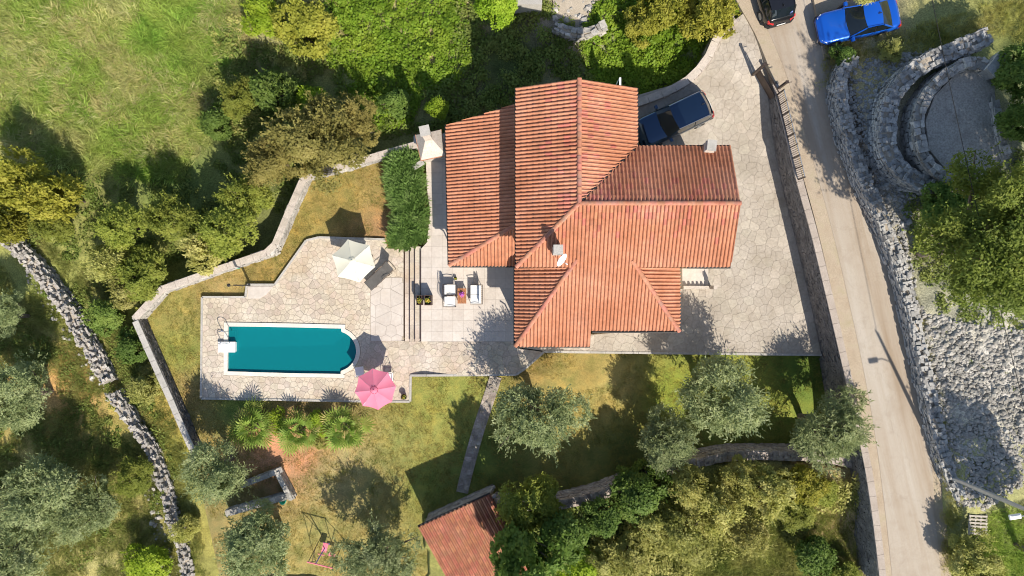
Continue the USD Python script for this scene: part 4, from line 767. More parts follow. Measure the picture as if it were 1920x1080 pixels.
q = P(892, 552, .4) * (1, 1, 0); t = T('garden_sofa', 'long white-cushioned iron garden sofa right of the wooden coffee table', 'sofa', loc=q); chair_frame(t, q, 1.1, .58, .36, .84, math.pi / 2, m_rail, slats=9)
for k in (-1, 1): t.part('seat_cushion', box(q[0] - .02, q[1] + k * .27, .43, .54, .52, .13), m_cushion)
t.part('back_cushion', box(q[0] + .27, q[1], .66, .1, 1.04, .38), m_cushion)
q = P(866, 555, .45) * (1, 1, 0); t = T('coffee_table', 'orange-brown wooden coffee table between the white cushioned seats', 'table', loc=q)
for k in range(4): t.part('top_board', box(q[0] - .19 + .127 * k, q[1], .44, .12, .88, .035), m_wood)
for x in (-.2, .2):
    for y in (-.38, .38): t.part('leg', box(q[0] + x, q[1] + y, .21, .05, .05, .42), m_wood)
t.part('apron', box(q[0], q[1], .4, .38, .74, .04), m_wood)
def leaf_quads(pos, tan, nrm, L, W, tip=.5):
    """Flat leaf-shaped quads: a diamond along tan, facing nrm."""
    tan = tan / np.maximum(np.linalg.norm(tan, axis=1, keepdims=True), 1e-9); b = np.cross(nrm, tan); b /= np.maximum(np.linalg.norm(b, axis=1, keepdims=True), 1e-9); L = np.broadcast_to(L, len(pos))[:, None]; W = np.broadcast_to(W, len(pos))[:, None]
    v = np.stack([pos, pos + tan * L * tip + b * W / 2, pos + tan * L, pos + tan * L * tip - b * W / 2], 1).reshape(-1, 3); i = np.arange(len(pos))[:, None] * 4; return v, np.vstack([i + [0, 1, 2], i + [0, 2, 3]])
def posy(rg, c, r, n, L, W):
    d = rg.normal(size=(n, 3)); d[:, 2] = np.abs(d[:, 2]); d /= np.linalg.norm(d, axis=1, keepdims=True); return leaf_quads(np.array(c) + d * r * rg.uniform(.3, 1, (n, 1)), rg.normal(size=(n, 3)), d + rg.normal(size=(n, 3)) * .5, L, W)
rg = RN(41)
def potted(name, label, px, py, base, sx, sy, h, mat, bloom, round_=False, leaves=90):
    q = P(px, py, base + h); t = T(name, label, 'planter', loc=(q[0], q[1], base))
    if round_: t.part('pot', lathe([(0, 0), (sx * .36, 0), (sx * .5, h * .92), (sx * .54, h), (sx * .45, h), (sx * .43, h * .85), (0, h * .85)], 18, (q[0], q[1], base)), mat, 40)
    else:
        for dx, dy, a, b in ((0, sy/2 - .02, sx, .04), (0, -sy/2 + .02, sx, .04), (sx/2 - .02, 0, .04, sy - .08), (-sx/2 + .02, 0, .04, sy - .08)): t.part('side_board', box(q[0] + dx, q[1] + dy, base + h/2, a, b, h), mat)
    t.part('soil', box(q[0], q[1], base + h * .8, sx * .66, sy * .66, .03), m_pot)
    t.part('foliage', posy(rg, (q[0], q[1], base + h * .85), min(sx, sy) * .5, leaves, .1, .055), l_dark); t.part('flowers', posy(rg, (q[0], q[1], base + h * .95), min(sx, sy) * .48, leaves // 2, .05, .05), bloom); return t
potted('square_planter', 'dark planter box of yellow flowers on the edge of the garden stairs', 786, 563, -.15, .34, .56, .72, m_pot, m_flower)
potted('square_planter', 'dark planter box of yellow flowers standing on the patio', 802, 563, 0, .40, .58, .75, m_pot, m_flower)
potted('flower_pot', 'small round pot of yellow flowers at the terrace corner right of the pink parasol', 757, 744, -.6, .34, .34, .34, m_pot, m_flower, True, 70)
q = P(866, 552, .5); t = T('table_bouquet', 'violet flowers in a small bowl on the coffee table', 'flowers', loc=(q[0], q[1], .46)); t.part('bowl', lathe([(0, .462), (.08, .462), (.13, .53), (.12, .53), (0, .48)], 14, (q[0], q[1], 0)), m_pinkpl); t.part('blooms', posy(rg, (q[0], q[1], .53), .17, 90, .07, .06), m_violet)
q = P(854, 523, 0); potted('flower_pot', 'tiny pot of yellow flowers behind the white armchairs', 854, 522, 0, .18, .18, .18, m_iron, m_flower, True, 30)
# sling loungers
def lounger(label, px, py, rz, mat=m_sling, base=-.6):
    q = P(px, py, base + .35); q[2] = base; t = T('sun_lounger', label, 'sun lounger', loc=q); c, s = math.cos(rz), math.sin(rz); o = lambda x, y, z: np.array([q[0] + x*c - y*s, q[1] + x*s + y*c, base + z])
    prof = [(-.95, .38), (-.3, .36), (.25, .36), (.45, .44), (.72, .72), (.92, .92)]
    for a, b in zip(prof[:-1], prof[1:]):
        vv = [o(a[0], y, a[1] + dz_) for y in (-.3, .3) for dz_ in (0, .012)] + [o(b[0], y, b[1] + dz_) for y in (-.3, .3) for dz_ in (0, .012)]
        m = trimesh.Trimesh(np.array(vv)).convex_hull; t.part('sling_panel', (np.array(m.vertices), np.array(m.faces)), mat)
    for y in (-.32, .32):
        t.part('side_rail', tube(np.array([o(x, y, z) for x, z in prof]), .016, 6), m_rail)
        t.part('leg', tube(np.array([o(-.7, y, .37), o(-.62, y, 0)]), .016, 6), m_rail); t.part('leg', tube(np.array([o(.3, y, .37), o(.62, y, 0)]), .016, 6), m_rail); t.part('back_stay', tube(np.array([o(.72, y, .7), o(.95, y, .04)]), .013, 6), m_rail); t.part('armrest', tube(np.array([o(-.05, y, .36), o(.0, y, .58), o(.5, y, .58)]), .018, 6), m_dwood)
    t.part('foot_bar', tube(np.array([o(.95, -.32, .04), o(.95, .32, .04)]), .013, 6), m_rail); return t
lounger('grey sling lounger in the open between the cream parasol and the garden stairs', 712, 517, math.radians(42))
lounger('grey sling lounger mostly hidden under the cream parasol', 668, 492, math.radians(42))
def side_chair(label, px, py, rz, mat):
    q = P(px, py, -.2); q[2] = -.6; t = T('terrace_chair', label, 'chair', loc=q); chair_frame(t, q, .5, .46, .42, .85, rz, m_white, slats=4); t.part('seat', box(q[0], q[1], -.155, .48, .46, .04, rz), mat); return t
side_chair('white chair under the upper left rim of the pink parasol', 674, 696, math.pi / 2 * 1.1, m_white)
side_chair('white chair peeping out above the right rim of the pink parasol', 729, 708, math.pi, m_dish)
# outdoor shower
sx, sy, _ = P(468, 535, -.6); t = T('garden_shower', 'dark garden shower post on a pale slab at the corner of the pool terrace', 'shower', loc=(sx, sy, -.6))
t.part('column', box(sx, sy, .5, .13, .07, 2.2), m_iron); t.part('arm', tube(np.array([(sx, sy, 1.55), (sx + .02, sy + .0, 1.6), (sx - .28, sy, 1.6), (sx - .34, sy, 1.54)]), .016, 6), m_iron); t.part('shower_head', lathe([(0, 1.53), (.1, 1.53), (.1, 1.55), (.02, 1.57)], 14, (sx - .36, sy, 0)), m_iron); t.part('tap', tube(np.array([(sx, sy - .06, .5), (sx, sy - .12, .5)]), .02), m_chrome)
single('shower_slab', prism(Polygon(PP([(465, 537), (513, 537), (500, 552), (487, 560), (465, 560)], -.59)), -.62, -.572), m_patio, kind='structure')
q = P(445, 500, -.6); t = T('watering_can', 'small turquoise watering can on the lawn near the garden shower', 'watering can', loc=(q[0], q[1], -.75)); t.part('body', lathe([(0, 0), (.13, 0), (.13, .26), (.1, .28), (0, .28)], 14, (q[0], q[1], -.76)), m_teal, 40); t.part('spout', tube(np.array([(q[0] + .11, q[1], -.66), (q[0] + .33, q[1] + .06, -.45)]), .02), m_teal); t.part('handle', tube(np.array([(q[0] - .12, q[1], -.66), (q[0] - .24, q[1], -.55), (q[0] - .1, q[1], -.46)]), .012), m_teal)
# swing set
t = T('swing_set', 'child swing frame with a pink top bar beside the olive trees', 'swing set', loc=P(600, 1035, -1.1)); zb, zt = -1.12, 1.05
e0, e1 = P(578, 1054, zt), P(622, 1065, zt); dv = (e1 - e0) / np.linalg.norm(e1 - e0); dn = np.array([-dv[1], dv[0], 0])
t.part('top_bar', tube(np.array([e0 - dv * .08, e1 + dv * .08]), .036), m_pinkpl)
for e in (e0, e1):
    for s in (-1, 1): t.part('leg', tube(np.array([e, e * (1, 1, 0) + dn * s * .85 + (0, 0, zb)]), .02), m_rail)
    t.part('cross_brace', tube(np.array([e * (1, 1, 0) + dn * .42 + (0, 0, (zb+zt)/2), e * (1, 1, 0) - dn * .42 + (0, 0, (zb+zt)/2)]), .02), m_rail)
c = e0 + dv * .95; sw = t.part('swing_seat', box(c[0], c[1], zb + .5, .42, .2, .05, math.atan2(dv[1], dv[0])), m_pinkpl)
for s in (-.18, .18): sw.part('rope', tube(np.array([c * (1, 1, 0) + dv * s + (0, 0, zb + .5), c * (1, 1, 0) + dv * s + (0, 0, zt)]), .009, 5), m_iron)
c = e0 + dv * .42; gl = t.part('glider_pole', tube(np.array([c * (1, 1, 0) + (0, 0, zt), c * (1, 1, 0) + dn * .25 + (0, 0, zb + .45)]), .035), m_purple)
gl.part('glider_seat', box(c[0] + dn[0] * .28, c[1] + dn[1] * .28, zb + .44, .3, .55, .05, math.atan2(dv[1], dv[0])), m_pinkpl); gl.part('foot_rest', tube(np.array([c * (1, 1, 0) + dn * .5 - dv * .2 + (0, 0, zb + .3), c * (1, 1, 0) + dn * .5 + dv * .2 + (0, 0, zb + .3)]), .03), m_purple); gl.part('hand_bar', tube(np.array([c * (1, 1, 0) + dn * .12 - dv * .2 + (0, 0, zb + 1.1), c * (1, 1, 0) + dn * .12 + dv * .2 + (0, 0, zb + 1.1)]), .025), m_pinkpl)

# ------------------------------------------------------------------ fence, gate, street light, wires
fa_, fb_ = P(1453, 172, 2.0), P(1497, 340, 2.0); top = lambda q: float(hgt(w_road)(q[0], q[1]))
w_road = [(1452, 158, 1.5), (1468, 225, 1.62), (1492, 330, 1.78), (1521, 440, 1.92)]
fa_, fb_ = P2(1456, 178, 1.56), P2(1494, 338, 1.8); n = 8; t = T('iron_fence', 'dark iron railing on top of the wall beside the driveway gate', 'fence', loc=(*fa_, 1.5)); zt = lambda p: top(p) + .03
for k in range(n + 1):
    p = fa_ + (fb_ - fa_) * k / n; t.part('post', box(*p, zt(p) + .55, .05, .05, 1.1), m_rail)
for hh in (.12, 1.05): t.part('rail', beam((*fa_, zt(fa_) + hh), (*fb_, zt(fb_) + hh), .04, .03), m_galv if hh > 1 else m_rail)
nb = 44
for k in range(nb):
    p = fa_ + (fb_ - fa_) * (k + .5) / nb; t.part('bar', tube(np.array([(*p, zt(p) + .12), (*p, zt(p) + 1.05)]), .016, 5), m_rail)
for nm, lab, a, b, zb in (('driveway_gate', 'iron gate leaf standing open at the top of the driveway', P(1416, 140, .95), P(1441, 188, .8), .95), ):
    t = T(nm, lab, 'gate', loc=a); b = np.array([b[0], b[1], a[2]]); d_ = (b - a) / np.linalg.norm(b - a); L_ = np.linalg.norm(b - a)
    for hh in (.08, .75, 1.4): t.part('frame_rail', beam(a + (0, 0, hh), b + (0, 0, hh), .05, .04), m_rail)
    for k in range(15): p = a + d_ * L_ * k / 14; t.part('bar', tube(np.array([p + (0, 0, .08), p + (0, 0, 1.42 + .15 * math.sin(k / 14 * math.pi))]), .013, 5), m_rail)
    t.part('panel', beam(a + (0, 0, .42), b + (0, 0, .42), .012, .62), m_rail)
for lab, px, py in (('iron gate post at the upper end of the open gate', 1414, 138), ('iron gate post where the railing starts', 1454, 170)):
    q = P(px, py, 1.1); t = T('gate_post', lab, 'gate post', loc=q); t.part('shaft', box(q[0], q[1], q[2] + .7, .12, .12, 1.9), m_rail); t.part('cap', box(q[0], q[1], q[2] + 1.67, .16, .16, .04), m_rail); t.part('lamp_arm', tube(np.array([(q[0], q[1], q[2] + 1.5), (q[0] + .3, q[1] + .03, q[2] + 1.55)]), .02), m_rail)
pb = np.array([24.0, -10.35, 2.3]); t = T('street_light', 'tall grey street light pole leaning out at the right beside the stone scree', 'street light', loc=pb)
t.part('pole', tube(np.array([pb - (0, 0, .6), pb + (0, 0, 4), (24.0, -10.35, 10.0)]), [.125, .11, .075], 14), m_galv, True); la = np.array([23.1, -10.5, 8.65])
t.part('arm', tube(np.array([(24.0, -10.35, 8.4), (23.6, -10.42, 8.66), la + (.2, 0, .03)]), .03), m_galv); lh = t.part('lamp_head', trimesh.Trimesh(np.vstack([np.array(box(*la, .52, .22, .09, .16)[0]), np.array(box(*(la + (0, 0, .06)), .36, .12, .06, .16)[0])])).convex_hull, m_white); lh.part('lens', box(*(la - (0, 0, .05)), .36, .15, .02, .16), m_lamp); t.part('cross_arm', beam((23.75, -9.9, 9.7), (24.2, -10.8, 9.7), .08, .08), m_galv)
for k in (-.3, .3): t.part('insulator', lathe([(0, 9.72), (.04, 9.72), (.05, 9.8), (.03, 9.9), (0, 9.9)], 10, (24.0 - .2 * k, -10.35 + .55 * k, 0)), m_white)
def wire(a, b, sag, lab, r=.016):
    a, b = np.array(a, float), np.array(b, float); u = np.linspace(0, 1, 24); p = a + (b - a) * u[:, None] - np.array([0, 0, 1]) * (4 * sag * u * (1 - u))[:, None]; single('overhead_wire', tube(p, r, 5), m_black, lab, 'wire')
wire((23.9, -10.2, 9.85), (17.4, 22, 9.0), .5, 'thin black overhead wire running up along the road', .015)

# ------------------------------------------------------------------ cars
def car(label, name, px, py, z, ang, kind, paint):
    """A car lofted from its side profile. Local x forward, y left."""
    if kind == 'suv': L, W, prof, gh = 4.55, 1.86, [(-2.27, .42, .62), (-2.24, .34, .95), (-2.1, .32, 1.06), (-1.2, .3, 1.05), (.0, .3, 1.02), (.75, .3, 1.04), (1.3, .3, 1.0), (1.85, .3, .92), (2.15, .33, .8), (2.28, .42, .6)], dict(bx=(-2.12, .98), rx=(-1.75, .25), h=1.66, iw=.20)
    elif kind == 'hatch': L, W, prof, gh = 4.2, 1.78, [(-2.1, .42, .6), (-2.07, .33, .9), (-1.95, .3, 1.0), (-1.2, .3, .99), (.0, .28, .96), (.75, .28, .97), (1.3, .28, .9), (1.75, .28, .82), (2.0, .32, .72), (2.1, .42, .55)], dict(bx=(-1.98, .95), rx=(-1.55, .15), h=1.5, iw=.2)
    else: L, W, prof, gh = 4.55, 1.8, [(-2.27, .42, .62), (-2.22, .33, .88), (-2.05, .3, .96), (-1.5, .28, .95), (.0, .26, .9), (.6, .26, .92), (1.2, .26, .86), (1.8, .26, .76), (2.15, .3, .66), (2.27, .4, .5)], dict(bx=(-1.72, .92), rx=(-1.0, .0), h=1.38, iw=.25)
    q = P(px, py, z + .8); t = T(name, label, 'car', loc=(q[0], q[1], z)); c, s = math.cos(ang), math.sin(ang)
    wd = lambda v: np.asarray(v, float) @ np.array([[c, s, 0], [-s, c, 0], [0, 0, 1]]) + (q[0], q[1], z)
    xs = np.linspace(-L/2, L/2, 30); pr = np.array(prof); pr[:, 0] *= L / (pr[-1, 0] - pr[0, 0]); lo, hi = np.interp(xs, pr[:, 0], pr[:, 1]), np.interp(xs, pr[:, 0], pr[:, 2])
    e = np.abs(xs) / (L/2); hw = W/2 * (1 - .28 * np.clip((e - .72) / .28, 0, 1) ** 2.2) * (1 - .02 * e)
    sec = [(-.86, 0), (-.97, .14), (-1, .42), (-.985, .72), (-.93, .92), (-.78, 1.0), (-.4, 1.03), (0, 1.04), (.4, 1.03), (.78, 1.0), (.93, .92), (.985, .72), (1, .42), (.97, .14), (.86, 0)]; k = len(sec)
    v = np.array([(x, a * h, l + (u - l) * b) for x, h, l, u in zip(xs, hw, lo, hi) for a, b in sec]); n = len(xs); f = []
    for i in range(n - 1):
        for j in range(k):
            a, b = i*k + j, i*k + (j+1) % k; f += [(a, b, b + k), (a, b + k, a + k)]
    for b0, rev in ((0, False), ((n-1)*k, True)):
        for j in range(1, k - 1): f.append((b0, b0 + j + 1, b0 + j) if rev else (b0, b0 + j, b0 + j + 1))
    bd = t.part('body', (wd(v), np.array(f)[:, ::-1]), paint, 40)
    belt = lambda x: np.interp(x, xs, hi); hwf = lambda x: np.interp(x, xs, hw)
    (b0, b1), (r0, r1), h, iw = gh['bx'], gh['rx'], gh['h'], gh['iw']
    bw = lambda x: hwf(x) * .93; rw = hwf(-.4) - iw
    N = 9; us = np.linspace(-1, 1, N); wfr = lambda u: -.16 * u * u; cr = lambda u: -.035 * u * u
    def patch(fn, nu=N, nv=5):
        g = np.array([fn(u, w) for w in np.linspace(0, 1, nv) for u in np.linspace(-1, 1, nu)]); i = np.arange(nu * nv).reshape(nv, nu); return wd(g), np.vstack([np.stack([i[:-1, :-1], i[:-1, 1:], i[1:, 1:]], -1).reshape(-1, 3), np.stack([i[:-1, :-1], i[1:, 1:], i[1:, :-1]], -1).reshape(-1, 3)])
    fw_ = lambda u, w: ((b1 + wfr(u)) * (1 - w) + (r1 + wfr(u) * .5) * w, u * (bw(b1) * (1 - w) + rw * w), (belt(b1) - .02) * (1 - w) + (h + cr(u) - .03) * w + .02 * math.sin(w * math.pi))
    rw_ = lambda u, w: ((b0 - wfr(u) * .5) * (1 - w) + (r0 - wfr(u) * .4) * w, u * (bw(b0) * .95 * (1 - w) + rw * w), (belt(b0) - .02) * (1 - w) + (h + cr(u) - .05) * w + .02 * math.sin(w * math.pi))
    rf_ = lambda u, w: ((r0 - wfr(u) * .4) * (1 - w) + (r1 + wfr(u) * .5) * w, u * rw, h + cr(u) - .05 * (1 - w) - .03 * w + .05 * math.sin(w * math.pi))
    t.part('windscreen', patch(fw_), m_glass, True); t.part('rear_window', patch(rw_), m_glass, True); t.part('roof', patch(rf_), paint, True)
    for sd in (-1, 1):
        def side(u, w):
            x = b0 + .08 + (b1 - .18 - b0 - .08) * (u + 1) / 2; xr = r0 + .05 + (r1 - r0 - .1) * (u + 1) / 2
            return (x * (1 - w) + xr * w, sd * (bw(x) * (1 - w) + (rw + .01) * w), (belt(x) - .03) * (1 - w) + (h - .1) * w)
        t.part('side_window', patch(side, 9, 3), m_glass, 60)
        t.part('roof_rail', tube(wd([(r0 + .06, sd * (rw - .02), h - .03), ((r0 + r1) / 2, sd * (rw - .01), h + .035), (r1 - .03, sd * (rw - .02), h - .0)]), .022 if kind == 'suv' else .014, 6), m_chrome if kind == 'suv' else paint)
        t.part('window_pillar', tube(wd([(b1 - .14, sd * (bw(b1) - .0), belt(b1) - .02), (r1 - .02, sd * rw, h - .06)]), .035, 6), paint); t.part('window_pillar', tube(wd([(b0 + .08, sd * bw(b0) * .96, belt(b0) - .02), (r0 + .02, sd * rw, h - .08)]), .05, 6), paint); t.part('window_pillar', tube(wd([((r0+r1)/2 - .1, sd * bw(-.4), belt(-.4) - .02), ((r0+r1)/2 - .05, sd * (rw + .005), h - .08)]), .03, 6), m_trim)
        mr = t.part('wing_mirror', trimesh.Trimesh(wd(box(b1 - .25, sd * (W/2 + .1), belt(b1) + .06, .16, .2, .13)[0])).convex_hull, paint); mr.part('mirror_foot', tube(wd([(b1 - .25, sd * (W/2 - .06), belt(b1)), (b1 - .25, sd * (W/2 + .06), belt(b1) + .05)]), .025), m_trim)
        hl = np.array([(L/2 - .34, sd * (W/2 - .17), np.interp(L/2 - .34, xs, hi) - .03), (L/2 - .12, sd * (W/2 - .42), np.interp(L/2 - .12, xs, hi) - .05), (L/2 - .09, sd * (W/2 - .28), .62), (L/2 - .28, sd * (W/2 - .075), .66)]); t.part('headlight', trimesh.Trimesh(wd(np.vstack([hl, hl - (.1, 0, .06)]))).convex_hull, m_lamp)
        tl2 = np.array([(-L/2 + .03, sd * (W/2 - .42), .84 * (1 if kind == 'suv' else .93)), (-L/2 + .14, sd * (W/2 - .11), .9), (-L/2 + .16, sd * (W/2 - .09), .72), (-L/2 - .005, sd * (W/2 - .4), .72)]); t.part('tail_light', trimesh.Trimesh(wd(np.vstack([tl2, tl2 + (.12, 0, .05)]))).convex_hull, m_red)
        for x in (-1.32, 1.36):
            ty = lathe([(.2, -.1), (.31, -.11), (.335, -.07), (.335, .07), (.31, .11), (.2, .1)], 20); v2 = ty[0][:, [0, 2, 1]] + (x, sd * (W/2 - .1), .335); wl = t.part('wheel', (wd(v2), ty[1][:, ::-1]), m_black, 40)
            rm = lathe([(0, .03), (.05, .05), (.12, .035), (.21, .09), (.215, .1)], 10); v2 = rm[0][:, [0, 2, 1]] * (1, sd, 1) + (x, sd * (W/2 - .1), .335); wl.part('rim', (wd(v2), rm[1]), m_galv, 30)
    t.part('front_bumper', trimesh.Trimesh(wd(np.vstack([box(L/2 - .1, 0, .42, .2, W * .72, .2)[0], box(L/2 - .2, 0, .4, .2, W * .9, .16)[0]]))).convex_hull, m_trim); t.part('rear_bumper', trimesh.Trimesh(wd(np.vstack([box(-L/2 + .08, 0, .46, .22, W * .74, .22)[0], box(-L/2 + .2, 0, .44, .2, W * .93, .2)[0]]))).convex_hull, m_trim if kind != 'coupe' else paint)
    t.part('number_plate', box(*wd([(-L/2 - .035, 0, .6)])[0], .02, .5, .11, ang), m_plate)
    t.part('wiper', tube(wd([(b1 - .03, .05, belt(b1) + .04), (b1 - .2, -.45, belt(b1) + .12)]), .01, 4), m_trim); t.part('aerial', trimesh.Trimesh(wd(np.vstack([box(r0 + .18, 0, h + .0, .16, .05, .01)[0], box(r0 + .12, 0, h + .06, .04, .02, .02)[0]]))).convex_hull, m_trim)
    return t
sz = float(drivez(*P2(1263, 226, .3))); car('dark blue estate car parked on the driveway beside the house', 'parked_car', 1264, 224, sz + .03, math.radians(180 + 25), 'suv', m_paint_dark)
car('bright blue coupe parked on the verge across the road', 'parked_car', 1612, 38, 1.45, math.radians(180 + 12), 'coupe', m_paint_blue)
car('black hatchback on the road at the top edge', 'parked_car', 1447, -26, 1.2, math.radians(90 + 16), 'hatch', m_paint_black)
single('parking_verge', sheet(Polygon(PP([(1520, -30), (1800, -40), (1720, 60), (1600, 90), (1545, 110)], 1.4)), lambda x, y: np.full(np.shape(x), 1.44), .6, .5), m_verge, kind='structure')

# ------------------------------------------------------------------ trees and plants
def crown(rg, R, Hc, flat_, nl, n, L, W, holes=.36, fr=1.5, shoots=0, up=.75, lob=(.34, .5), spread=(.45, .68)):
    """Leaves spread through overlapping lobes, with gaps; shoots stick out of the outline."""
    d = rg.normal(size=(nl, 3)); d /= np.linalg.norm(d, axis=1, keepdims=True); d[:, 2] = np.where(d[:, 2] < -.45, -d[:, 2], d[:, 2])
    c = d * rg.uniform(*spread, (nl, 1)) * R * (1 + .22 * np.sign(d[:, :1])) * (1, 1, flat_) + (0, 0, Hc); r = R * rg.uniform(*lob, nl)
    c = np.vstack([c, [(0, 0, Hc)]]); r = np.append(r, R * .5)
    k = rg.choice(nl + 1, n * 3, p=r ** 2 / (r ** 2).sum()); e = rg.normal(size=(n * 3, 3)); e /= np.linalg.norm(e, axis=1, keepdims=True); e[:, 2] = np.where((e[:, 2] < -.2) & (rg.random(n * 3) < .6), -e[:, 2], e[:, 2])
    p = c[k] + e * (r[k] * rg.uniform(.72, 1.08, n * 3) ** 1)[:, None] * (1, 1, min(1, flat_ + .1))
    keep = np.ones(n * 3, bool)
    for j in range(nl + 1): keep &= ~((np.linalg.norm(p - c[j], axis=1) < r[j] * .62) & (k != j))
    keep &= meshkit.noise(p * fr, 7) > holes * (.7 + .6 * meshkit.noise(p * 4.5, 9)); p, e = p[keep][:n], e[keep][:n]; m = len(p)
    nr = e * .8 + rg.normal(size=(m, 3)) * .5 + (0, 0, up); nr /= np.linalg.norm(nr, axis=1, keepdims=True); tn = np.cross(nr, rg.normal(size=(m, 3)))
    out = [leaf_quads(p, tn, nr, L * rg.uniform(.7, 1.3, m), W * rg.uniform(.7, 1.3, m))]
    if shoots:
        kk = rg.choice(nl + 1, shoots); e = rg.normal(size=(shoots, 3)); e[:, 2] = np.abs(e[:, 2]) * .8; e /= np.linalg.norm(e, axis=1, keepdims=True); b = c[kk] + e * r[kk][:, None] * .8; dr = e + rg.normal(size=(shoots, 3)) * .35 + (0, 0, up); dr /= np.linalg.norm(dr, axis=1, keepdims=True); ln = R * rg.uniform(.14, .34, shoots)
        q, tt = [], []
        for s in np.linspace(.1, 1, 9): q.append(b + dr * (ln * s)[:, None]); tt.append(dr + rg.normal(size=(shoots, 3)) * .6)
        q, tt = np.vstack(q), np.vstack(tt); out.append(leaf_quads(q, tt, rg.normal(size=q.shape) + (0, 0, .6), L * rg.uniform(.7, 1.2, len(q)), W * rg.uniform(.7, 1.2, len(q))))
    return cat_mesh(out), c, r
KINDS = dict(
    olive=('olive_tree', l_olive, dict(flat_=.7, nl=24, n=10500, L=.18, W=.06, holes=.49, fr=1.25, shoots=700, lob=(.2, .4), spread=(.35, .78)), 2.2, 3.0, .19),
    broad=('leafy_tree', l_broad, dict(flat_=.8, nl=20, n=11000, L=.165, W=.1, holes=.44, fr=1.3, shoots=260, lob=(.24, .42), spread=(.35, .74)), 2.2, 2.8, .16),
    brown=('autumn_tree', l_brown, dict(flat_=.62, nl=24, n=11000, L=.17, W=.09, holes=.44, fr=1.3, shoots=380, lob=(.22, .4), spread=(.35, .78)), 2.4, 2.4, .16),
    yellow=('yellow_shrub', l_yellow, dict(flat_=.7, nl=13, n=6500, L=.18, W=.12, holes=.38, fr=1.5, shoots=120), 1.8, 1.35, .08),
    bright=('bright_tree', l_bright, dict(flat_=.8, nl=13, n=6000, L=.22, W=.13, holes=.40, fr=1.3, shoots=140), 1.9, 2.0, .12),
    dark=('dark_bush', l_dark, dict(flat_=.75, nl=13, n=7000, L=.19, W=.13, holes=.38, fr=1.5, shoots=90), 1.8, 1.4, .09),
    khaki=('khaki_bush', l_khaki, dict(flat_=.62, nl=20, n=8500, L=.15, W=.09, holes=.44, fr=1.6, shoots=240, lob=(.22, .42), spread=(.35, .78)), 1.8, 1.2, .07),
    big=('big_tree', l_big, dict(flat_=.8, nl=46, n=46000, L=.165, W=.095, holes=.45, fr=.8, shoots=1100, lob=(.15, .3), spread=(.35, .8)), 4.3, 5.6, .34),
    pine=('feathery_tree', l_khaki, dict(flat_=.6, nl=12, n=6000, L=.2, W=.045, holes=.36, fr=1.6, shoots=420), 1.7, 3.4, .14))
PROTO, NEXT = {}, {}
def proto(kind, idx):
    name, mat, kw, R, Hc, tr = KINDS[kind]; rg = RN(100 + idx * 17 + sum(map(ord, kind))); (v, f), c, r = crown(rg, R, Hc, **kw)
    t = T(name, local=True); t.part('crown', (v, f), mat); fork = np.array([rg.normal() * .1, rg.normal() * .1, Hc * .42]); mats = m_bark
    t.part('trunk', tube(smoothpath(np.array([(0, 0, -.5), (rg.normal() * .06, rg.normal() * .06, Hc * .2), fork]), .15), np.linspace(tr * 1.25, tr * .85, len(smoothpath(np.array([(0, 0, -.5), (0, 0, Hc * .2), fork]), .15)))[:1].repeat(1) if False else tr, 8), mats)
    for j in rg.choice(len(c), min(7, len(c)), replace=False):
        mid = (fork + c[j]) / 2 + rg.normal(size=3) * R * .06; t.part('limb', tube(np.array([fork - (0, 0, .1), mid, c[j], c[j] + (c[j] - mid) * .5]), [tr * .62, tr * .42, tr * .22, tr * .08], 6), mats)
    return t
NP = dict(olive=3, broad=2, brown=2, yellow=2, bright=2, dark=2, khaki=3, big=1, pine=1)
def tree(kind, px, py, R, hc, label, group=None, cat=None):
    name, mat, kw, R0, H0, tr = KINDS[kind]; cat = cat or ('bush' if 'bush' in name or 'shrub' in name else 'tree'); k = NEXT.get(kind, 0); NEXT[kind] = k + 1
    z = 0.0
    for _ in range(4): q = P(px, py, z + hc); z = anyz(q[0], q[1])
    loc = (q[0], q[1], z); rz = (k * 77.0 + px) % 360; sc = (R / R0, R / R0, hc / H0); i = k % NP[kind]
    if (kind, i) not in PROTO:
        PROTO[kind, i] = proto(kind, i); place(PROTO[kind, i], loc, rz, sc); keys(PROTO[kind, i].prim, label, cat, group)
    else: copy(PROTO[kind, i], loc, rz, label, cat, group, sc)
